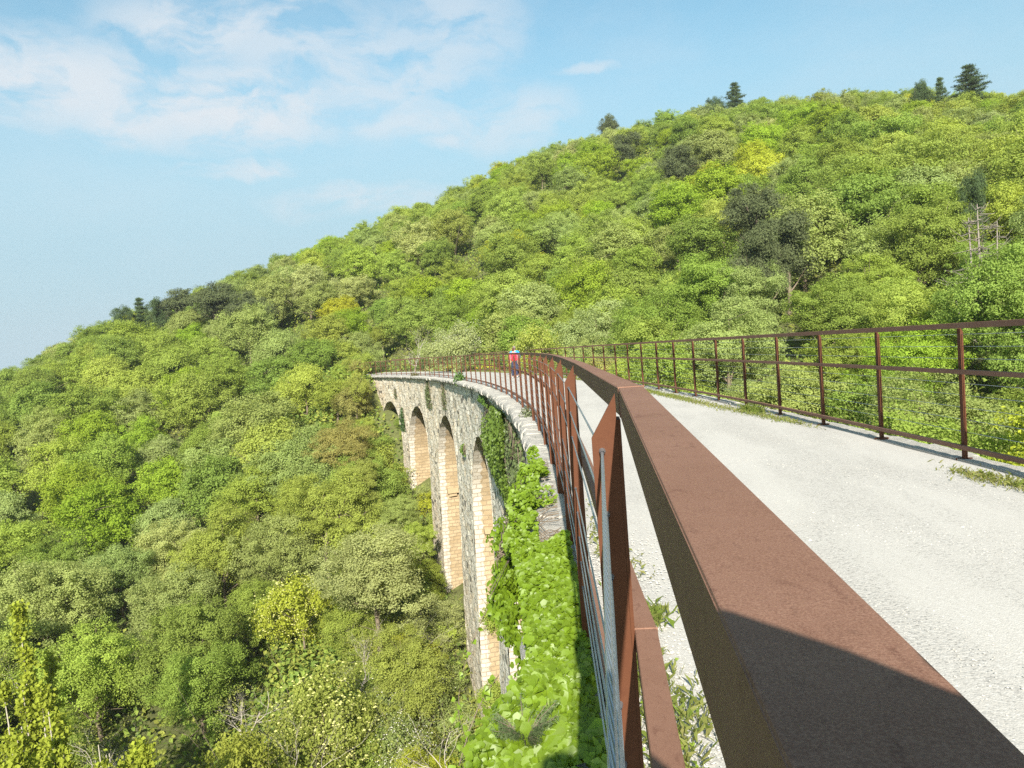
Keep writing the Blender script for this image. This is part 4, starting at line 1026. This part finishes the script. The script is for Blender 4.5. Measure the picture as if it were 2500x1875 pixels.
def wall_plant(name, label, cat, s0, s1, zt, zb, n, size, tone, depth=.35, shape=None, group=None, mat=None, stems=8):
    c0 = PT((s0+s1)/2, float(ow((zt+zb)/2)), zt); t = thing(name, label, cat, tuple(c0), group); iv = -c0
    u, v = rgi.random(n), rgi.random(n)
    if shape is not None: u, v = shape(u, v, n)
    s = s0+(s1-s0)*u; z = zt+(zb-zt)*v
    lump = depth*(.35+.65*abs(np.sin(u*5.1+v*3))*np.sin(np.pi*np.clip(v, .05, .95)))*rgi.uniform(.3, 1, n)
    C = PT(s, ow(z)-lump, z)+iv; th = TH(s); out = np.stack([-np.cos(th), -np.sin(th), np.zeros_like(th)], 1)
    l = obj('leaves', ivy_mesh(C, unit(out+np.array([0, -.4, .45])+rgi.normal(size=out.shape)*.5), size, rgi), mat or M_IVY, t); l.color = col4(tone)
    st = []
    for i in range(stems):
        a = rgi.random(); p = [PT(s0+(s1-s0)*np.clip(a+rgi.normal()*.08*j, 0, 1), ow(zt+(zb-zt)*j/5)-.06-.1*rgi.random(), zt+(zb-zt)*j/5*rgi.uniform(.85, 1.0))+iv for j in range(6)]
        st.append(tube(p, .012, 4))
    obj('stems', mesh_from('stems', st, True), M_BARK, t)
def spray(u, v, n):
    u = .5+(rgi.normal(size=n)*.22)*(.5+v); return np.clip(u, 0, 1), v
wall_plant('ivy', 'leafy ivy bush hanging on the wall between the two nearest visible arches', 'ivy', 26.0, 36.0, -.5, -3.6, 5200, .115, (.12, .185, .025), .6, lambda u, v, n: (np.clip(.10+.55*v*0+rgi.normal(size=n)*.20+.30*np.sin(v*3.0), 0, 1), v), stems=26)
wall_plant('ivy', 'thin grey green creeper with dry stems under the coping, nearer than the leafy bush', 'ivy', 16.0, 24.5, -.5, -3.0, 1500, .09, (.13, .17, .06), .35, stems=60)
wall_plant('wall_plant', 'dark green plant rooted in the pier beside the farthest arch', 'wall plant', 76.6, 78.4, -3.2, -5.4, 420, .14, (.06, .115, .03), .35, spray, 'plants rooted in the masonry')
wall_plant('wall_plant', 'grey green creeper strip under the coping above the second pier', 'wall plant', 63.0, 65.6, -.4, -2.6, 420, .12, (.12, .15, .055), .25, spray, 'plants rooted in the masonry')
wall_plant('wall_plant', 'faint creeper above the second arch from the far end', 'wall plant', 55.4, 57.4, -.4, -2.3, 220, .10, (.12, .15, .05), .2, spray, 'plants rooted in the masonry')
wall_plant('wall_plant', 'small bright fern tuft on the face of the tall pier', 'wall plant', 47.4, 48.6, -3.9, -4.6, 150, .12, (.13, .21, .03), .3, spray, 'plants rooted in the masonry')
wall_plant('wall_plant', 'green tuft just under the coping between the third and fourth arch', 'wall plant', 33.6, 37.8, -.32, -.8, 300, .10, (.09, .165, .025), .35, spray, 'plants rooted in the masonry')
wall_plant('wall_plant', 'little grey plant high on the wall above the farthest arch', 'wall plant', 79.4, 80.6, -1.4, -2.3, 90, .12, (.12, .145, .06), .2, spray, 'plants rooted in the masonry')
def tuft(name, label, s0, o0, n, size, tone, r, h, group=None):
    c = PT(s0, o0, -.02); t = thing(name, label, 'plant', tuple(c), group)
    d = unit(rgi.normal(size=(n, 3))+np.array([0, 0, .8])); C = d*rgi.uniform(.2, 1, (n, 1))*np.array([r, r, h])
    l = obj('leaves', ivy_mesh(C, unit(d+rgi.normal(size=d.shape)*.5), size, rgi), M_IVY, t); l.color = col4(tone)
    obj('stems', mesh_from('stems', [tube([[0, 0, -.05], C[i]], [.006, .003], 4) for i in range(8)], True), M_BARK, t)
tuft('coping_plant', 'green plant growing in the gap of the coping, halfway along the wall', 48.2, -.30, 260, .11, (.085, .165, .025), .5, .55, 'plants on the coping')
tuft('coping_plant', 'dry brownish tuft on the coping toward the far end', 71.0, -.2, 160, .11, (.15, .14, .06), .55, .3, 'plants on the coping')
tuft('coping_plant', 'grey green tuft at the foot of the railing, where the coping bends out of sight', 18.9, -.12, 200, .045, (.14, .165, .08), .22, .26, 'plants on the coping')

# needle-leaved herb in the ivy by the lower border
def herb():
    c = PT(2.95, -.34, .07); t = thing('rosemary', 'grey green needle-leaved herb growing through the ivy by the near post', 'herb', tuple(c))
    pr, LV, LN = [], [], []
    for i in range(60):
        a = rgi.random()*6.28; e = np.array([math.cos(a)*.13, math.sin(a)*.13, rgi.uniform(.06, .15)])*rgi.uniform(.5, 1.1); pr.append(tube([[0, 0, 0], e*.55+np.array([0, 0, .02]), e], [.002, .0015, .001], 4))
        u = rgi.uniform(.1, 1.05, (90, 1)); LV.append(e*u+rgi.normal(size=(90, 3))*.007); LN.append(np.repeat(e[None], 90, 0))
    C = np.concatenate(LV); N = unit(np.cross(unit(np.concatenate(LN)), rgi.normal(size=C.shape))); V, F, tt = leaf_cards(C, N, .022, .0032, .0, rgi)
    l = obj('leaves', mesh_from('leaves', [(V, F)], attrs={'tint': tt}), M_LEAF, t); l.color = col4((.15, .20, .095)); obj('stems', mesh_from('stems', pr, True), M_BARK, t)
herb()

# ------------------------------------------------------------------ grass, weeds and loose stones on the path
def grass():
    rg = np.random.default_rng(44); S_, O_, H_, T_ = [], [], [], []
    def patch(s0, o0, ds, do, n, h, hi=1.0):
        S_.append(s0+rg.normal(size=n)*ds); O_.append(o0+rg.normal(size=n)*do); H_.append(rg.uniform(.4, 1.2, n)*h); T_.append(np.clip(rg.normal(size=n)*.2+hi, 0, 1))
    for a in ((7.7, 4.05, .3, .09, 500, .04, .6), (7.1, 4.15, .4, .08, 450, .05, .45), (14.8, 4.1, .8, .08, 450, .055, .4), (15.6, 4.27, .3, .06, 500, .12, .2), (13.6, 4.2, .6, .06, 300, .05, .5), (17.0, 4.0, 1.1, .10, 500, .045, .55),
              (19.5, 3.95, 1.4, .10, 700, .045, .55), (23, 3.95, 2.0, .10, 1200, .06, .4), (30, 4.0, 5, .10, 1800, .07, .4), (45, 4.05, 9, .10, 2600, .09, .4), (70, 4.05, 12, .15, 3000, .10, .5)): patch(*a)
    for a in ((2.9, .24, .16, .06, 160, .05, .4), (3.3, .34, .14, .10, 240, .05, .4), (3.75, .20, .16, .07, 380, .05, .35), (4.45, .33, .09, .06, 240, .06, .25), (4.2, .22, .3, .05, 150, .04, .5), (5.6, .32, .3, .08, 120, .035, .6), (3.1, .18, .3, .05, 200, .045, .35), (6.4, .2, .6, .06, 150, .04, .5)): patch(*a)
    s, o, h, t = map(np.concatenate, (S_, O_, H_, T_)); n = len(s); P = PT(s, np.clip(o, .06, WID-.04), .004); th = rg.random(n)*6.28
    b = np.stack([np.cos(th), np.sin(th), np.zeros(n)], 1); ln = np.stack([rg.normal(size=n)*.55, rg.normal(size=n)*.55, np.ones(n)], 1)*h[:, None]; w = (.0028+.00006*s)[:, None]
    V = np.stack([P-b*w, P+b*w, P+ln*.6+b*w*.7, P+ln+np.stack([rg.normal(size=n), rg.normal(size=n), np.zeros(n)], 1)*.02], 1).reshape(-1, 3); F = np.arange(4*n).reshape(n, 4)
    c = np.array([.12, .175, .030])[None]*(1-t[:, None])+np.array([.27, .25, .10])[None]*t[:, None]; tc = np.repeat(np.concatenate([c, np.ones((n, 1))], 1), 4, 0)
    tag(obj('grass', mesh_from('grass', [(V, F)], attrs={'tint': np.repeat(rg.random(n), 4), 'tree_color': tc}), M_FOREST), 'sparse grass and weeds along both edges of the gravel', 'grass', kind='stuff')
    # creeping weeds with round leaves on the strip by the near railing
    m = 150; s = np.concatenate([rg.normal(3.0, .22, 70), rg.normal(3.8, .2, 40), rg.normal(4.5, .5, 20), rg.uniform(2.5, 8, 20)]); o = np.clip(rg.normal(.19, .07, m), .06, .6)
    C = PT(s, o, .012+.02*rg.random(m)); me = ivy_mesh(C, unit(rg.normal(size=C.shape)*.4+np.array([0, -.3, 1.0])), .016, rg)
    w = obj('weeds', me, M_IVY); w.color = col4((.17, .25, .02)); tag(w, 'small creeping weeds between railing foot and gravel', 'weeds', kind='stuff')
    # loose stones
    V0 = np.array([[1, 0, 0], [-1, 0, 0], [0, 1, 0], [0, -1, 0], [0, 0, 1], [0, 0, -1.0]]); F0 = np.array([[0, 2, 4], [2, 1, 4], [1, 3, 4], [3, 0, 4], [2, 0, 5], [1, 2, 5], [3, 1, 5], [0, 3, 5]])
    n1, n2 = 2600, 9000; s = np.concatenate([rg.uniform(2.2, 6.5, n1), 2.5+rg.random(n2)**1.6*12]); o = np.concatenate([.05+abs(rg.normal(size=n1))*.28, rg.uniform(.05, WID-.1, n2)])
    r = np.concatenate([.004+.006*rg.random(n1)**3, .003+.0045*rg.random(n2)**3]); big = rg.random(n1+n2) < .004; r = np.where(big & (s < 6.5), .018*rg.uniform(.7, 1.2, n1+n2), r)
    k = o < WID-.05; s, o, r = s[k], o[k], r[k]; n = len(s); C = PT(s, o, .003); J = rg.uniform(.7, 1.3, (n, 6, 3)); 
    V = C[:, None]+V0[None]*J*r[:, None, None]*np.array([1.2, 1.0, .65]); F = (F0[None]+np.arange(n)[:, None, None]*6).reshape(-1, 3)
    tag(obj('loose_gravel', mesh_from('loose_gravel', [(V.reshape(-1, 3), F)]), plain_material("pale pebbles", (.43, .41, .375), .9, .35, 40)), 'loose pale pebbles lying on the path', 'gravel', kind='stuff')
    # yellow flowers by the far railing
    for i, (s0, o0) in enumerate(((66, WID+.5), (69.5, WID+.4), (78, WID+.4), (50.5, WID+.45))):
        c = PT(s0, o0, .0); t = thing('dandelion_clump', ('clump of yellow flowers behind the far railing, '+('nearer than the white bush', 'under the white bush', 'by the path end', 'right of the walkers')[i]), 'flowers', tuple(c), 'yellow flower clumps')
        C = rg.normal(size=(26, 3))*np.array([.3, .3, .07])+np.array([0, 0, .32]); 
        obj('flowers', mesh_from('flowers', [((V0[None]*.07*np.array([1, 1, .4])+C[:, None]).reshape(-1, 3), (F0[None]+np.arange(26)[:, None, None]*6).reshape(-1, 3))]), M_YELLOW, t)
        Q = rg.normal(size=(120, 3))*np.array([.35, .35, .1])+np.array([0, 0, .14]); l = obj('leaves', ivy_mesh(Q, unit(rg.normal(size=Q.shape)+np.array([0, 0, 1])), .1, rg), M_IVY, t); l.color = col4((.13, .19, .03))
grass()


# ------------------------------------------------------------------ people
M_SKIN = plain_material("skin", (.42, .24, .17), .6, .1); M_HAIRR = plain_material("auburn hair", (.085, .040, .022), .7, .3, 30); M_HAIRG = plain_material("grey hair", (.17, .14, .125), .7, .3, 30)
M_RED = plain_material("red cloth", (.62, .015, .045), .7, .15, 20); M_PINK = plain_material("faded red cloth", (.55, .10, .12), .7, .15, 20); M_BLUE = plain_material("blue cloth", (.02, .27, .62), .6, .15, 20)
M_NAVY = plain_material("navy cloth", (.025, .030, .065), .8, .3, 20); M_SHOE = plain_material("pale shoe", (.50, .50, .48), .7, .15, 20); M_GREYC = plain_material("dark cloth", (.05, .05, .055), .8, .3, 20); M_BLACK = plain_material("black plastic", (.02, .02, .022), .4, .2)
def skin_mesh(name, verts, edges, radii, root, sub=2, flat=None):
    me = bpy.data.meshes.new(name); me.from_pydata([tuple(v) for v in verts], edges, []); me.update()
    o = bpy.data.objects.new(name, me); COL.objects.link(o)
    m = o.modifiers.new('skin', 'SKIN'); m.use_smooth_shade = True; m.branch_smoothing = .4
    for i, r in enumerate(radii):
        sv = me.skin_vertices[0].data[i]; sv.radius = r if hasattr(r, '__len__') else (r, r); sv.use_root = i == root
    sb = o.modifiers.new('sub', 'SUBSURF'); sb.levels = sub; sb.render_levels = sub
    dg = bpy.context.evaluated_depsgraph_get(); nm = bpy.data.meshes.new_from_object(o.evaluated_get(dg)); nm.name = name
    bpy.data.objects.remove(o); bpy.data.meshes.remove(me)
    nm.polygons.foreach_set('use_smooth', np.ones(len(nm.polygons), bool)); return nm
def lathe(name, prof, n=14, sx=1, sy=1, c=(0, 0, 0)):
    an = np.linspace(0, 2*np.pi, n, endpoint=False); pr = np.array(prof)
    V = np.stack([np.cos(an)[None]*pr[:, :1]*sx, np.sin(an)[None]*pr[:, :1]*sy, np.repeat(pr[:, 1:2], n, 1)], -1).reshape(-1, 3)+np.array(c)
    i = np.arange(len(pr)-1)[:, None]*n; j = np.arange(n)[None]; k = (j+1) % n
    return V, np.stack([i+j, i+k, i+n+k, i+n+j], -1).reshape(-1, 4)
def person(label, loc, heading, H, stride, arms, cloth, hair, shoulders=.21, group=None, lean=.0, trousers=None, hold=None, pack=None):
    """a walking figure facing +Y before turning: one continuous body, clothing and hair as parts"""
    t = thing('person', label, 'person', loc, group, heading); k = H/1.75
    hip, kn, an = .92, .49, .08
    st = stride; V, E, Rr = [], [], []
    def v(x, y, z, r): V.append((x*k, (y+lean*max(0, z-.9))*k, z*k)); Rr.append((r*k, r*k) if not hasattr(r, '__len__') else (r[0]*k, r[1]*k)); return len(V)-1
    pel = v(0, 0, .95, (.135, .10)); wa = v(0, 0, 1.10, (.125, .09)); ch = v(0, 0, 1.30, (.15, .105)); nb = v(0, 0, 1.43, (.085, .07)); ne = v(0, .01, 1.51, .05); hd0 = v(0, .025, 1.58, (.066, .08)); hd1 = v(0, .02, 1.67, (.074, .09)); hd2 = v(0, .01, 1.73, (.05, .06)); nose = v(0, .118, 1.615, .013)
    E += [(pel, wa), (wa, ch), (ch, nb), (nb, ne), (ne, hd0), (hd0, hd1), (hd1, hd2), (hd0, nose)]
    legs, armj = [], []
    for sx, ph in ((-1, 1), (1, -1)):
        a = v(sx*.09, 0, .88, .085); b = v(sx*.095, ph*st*.55+.03, kn, .058); c = v(sx*.095, ph*st-(.10 if ph < 0 else 0), an+(.05 if ph < 0 else 0), .04); f = v(sx*.10, ph*st+.13-(.10 if ph < 0 else 0), .035, .032)
        E += [(pel, a), (a, b), (b, c), (c, f)]; legs.append((a, b, c, f))
        s0 = v(sx*shoulders, 0, 1.41, .058)
        if hold is None:
            el = v(sx*(shoulders+.055), -ph*arms*.35-.02, 1.14, .040); wr = v(sx*(shoulders+.05), -ph*arms+.05, .91, .029)
        else:
            el = v(sx*(shoulders+.03), .30, 1.33, .040); wr = v(sx*.10, hold[0]-.06, hold[1]-.03, .030)
        E += [(nb, s0), (s0, el), (el, wr)]
        d = unit(np.array(V[wr])-np.array(V[el]))/1.0; pa = np.array(V[wr])/k+d*.055; p = len(V); V.append(tuple((pa)*k)); Rr.append((.020*k, .030*k)); E.append((wr, p))
        for q in range(4):                                               # four fingers and a thumb
            o = np.array([0, (q-1.5)*.019, 0]) if hold is None else np.array([0, 0, (q-1.5)*.019]); f1 = pa+d*.045+o; f2 = pa+d*(.075-.006*abs(q-1.2))+o+np.array([-sx*.012, 0, 0])
            a1 = len(V); V.append(tuple(f1*k)); Rr.append((.0085*k,)*2); V.append(tuple(f2*k)); Rr.append((.0075*k,)*2); E += [(p, a1), (a1, a1+1)]
        th = pa+d*.02+np.array([-sx*.01, .036, 0]); a1 = len(V); V.append(tuple(th*k)); Rr.append((.0095*k,)*2); E.append((p, a1)); armj.append((s0, el, wr))
    obj('body', skin_mesh('body', V, E, Rr, pel), M_SKIN, t)
    A = np.array(V)
    # trousers, top, shoes
    tv = [A[pel]+[0, 0, .10*k], A[pel]-[0, 0, .03*k]]; tr = [(.142*k, .108*k), (.145*k, .112*k)]; te = [(0, 1)]
    for a, b, c, f in legs:
        n0 = len(tv); tv += [A[a]-[0, 0, .06*k], A[b], A[c]+[0, 0, .03*k]]; tr += [(.096*k,)*2, (.072*k,)*2, (.062*k,)*2]; te += [(1, n0), (n0, n0+1), (n0+1, n0+2)]
    obj('trousers', skin_mesh('trousers', tv, te, tr, 0), trousers or M_NAVY, t)
    jv = [A[pel]+[0, 0, .03*k], A[wa], A[ch], A[nb]+[0, 0, .015*k]]; jr = [(.150*k, .115*k), (.145*k, .108*k), (.172*k, .125*k), (.10*k, .085*k)]; je = [(0, 1), (1, 2), (2, 3)]
    for s0, el, wr in armj:
        n0 = len(jv); jv += [A[s0], A[el], A[el]*.5+A[wr]*.5]; jr += [(.074*k,)*2, (.056*k,)*2, (.047*k,)*2]; je += [(3, n0), (n0, n0+1), (n0+1, n0+2)]
    obj('jacket', skin_mesh('jacket', jv, je, jr, 0), cloth, t)
    for a, b, c, f in legs:
        obj('shoe', skin_mesh('shoe', [A[c]-[0, .03*k, .03*k], A[f]-[0, 0, 0], A[f]+[0, .05*k, 0]], [(0, 1), (1, 2)], [(.045*k,)*2, (.042*k,)*2, (.032*k,)*2], 0), M_SHOE, t)
    P = lathe('hair', [(.001, 1.765), (.045, 1.757), (.075, 1.725), (.086, 1.675), (.083, 1.625), (.06, 1.59), (.058, 1.575)], 16, .98, 1.12, (0, -.012, 0)); hv = P[0]*k; hv[:, 1] += lean*.75*k
    hv[:, 1] = np.where((hv[:, 2] < 1.69*k) & (hv[:, 1] > .03*k+lean*.75*k), .02*k+lean*.75*k, hv[:, 1])
    obj('hair', mesh_from('hair', [(hv, P[1])], True), hair, t)
    for sx in (-1, 1):
        V1, F1 = lathe('ear', [(.001, -.03), (.016, -.015), (.018, .01), (.001, .03)], 8, .5, 1, (sx*.082, .005+lean*.72, 1.64)); obj('ear', mesh_from('ear', [(V1*k, F1)], True), M_SKIN, t)
        V1, F1 = lathe('eye', [(.001, -.011), (.010, -.004), (.010, .004), (.001, .011)], 8, 1, .8, (sx*.032, .098+lean*.72, 1.655)); obj('eye', mesh_from('eye', [(V1*k, F1)], True), M_BLACK, t)
    if pack is not None:
        V1, F1 = lathe('backpack', [(.001, 1.0), (.10, 1.0), (.135, 1.04), (.14, 1.18), (.13, 1.36), (.09, 1.42), (.001, 1.425)], 16, 1.05, .62, (0, -.165, 0)); obj('backpack', mesh_from('backpack', [(V1*k, F1)], True), pack, t)
    return t
_p = PT(43.7, 2.33, .006); _q = PT(45.6, 2.74, .006)
person('walker in front, in a red top and navy trousers, seen from behind', tuple(_p), float(TH(43.7)), 1.70, .17, .10, M_PINK, M_HAIRR, .185, 'two walkers on the path', pack=M_RED)
person('taller walker in a bright blue jacket, ahead of the one in red', tuple(_q), float(TH(45.6)), 1.80, .15, .12, M_BLUE, M_HAIRG, .225, 'two walkers on the path')

# the photographer beside the handrail, reaching out with the camera: the shadow on the rail is theirs
person('photographer beside the handrail, arms stretched out to hold a camera over it', (.62, -.42, 0.0), R(60), 1.74, .02, .0, M_GREYC, M_HAIRG, .2, hold=(.60, 1.60))
def haze():
    m, nt = material('thin haze'); v = nt.add('ShaderNodeVolumePrincipled', {'Color': (.90, .94, .98, 1), 'Density': .0003, 'Anisotropy': .3})
    o = nt.add('ShaderNodeOutputMaterial'); nt.l.new(v.outputs[0], o.inputs[1])
    V, F = box(-900, 900, -250, 900, -92, 75); tag(obj('haze', mesh_from('haze', [(V, F)]), m), kind='stuff')
haze()
def handheld():
    t = thing('handheld_camera', 'black camera held above the handrail in both hands', 'camera', (0, -.045, EYE), None, 0.0); t.rotation_euler = (0, R(4.4), 0)
    q = np.array([(-.066, -.05), (.125, -.05), (.125, .030), (.112, .050), (.085, .076), (.060, .094), (.035, .107), (.0, .114), (-.03, .106), (-.066, .080)]); m = len(q)  # body outline shaped to throw a sloping shadow edge on the handrail
    V = np.concatenate([np.stack([q[:, 0], np.full(m, y), q[:, 1]], 1) for y in (-.058, -.012)]); F4 = np.array([[k, k+m, (k+1) % m+m, (k+1) % m] for k in range(m)]); c2 = np.array([[.02, -.058, .03], [.02, -.012, .03]])
    F3 = np.array([[2*m, k, (k+1) % m] for k in range(m)]+[[2*m+1, m+(k+1) % m, m+k] for k in range(m)])
    obj('camera_body', mesh_from('camera_body', [(np.concatenate([V, c2]), F4), (np.zeros((0, 3)), F3-2*m-2)]), M_BLACK, t)
    V, F = lathe('lens', [(.001, -.012), (.030, -.012), (.030, .030), (.024, .036), (.001, .030)], 20); V = np.stack([V[:, 0], V[:, 2], V[:, 1]], 1); obj('lens', mesh_from('lens', [(V, F)], True), M_BLACK, t)
handheld()
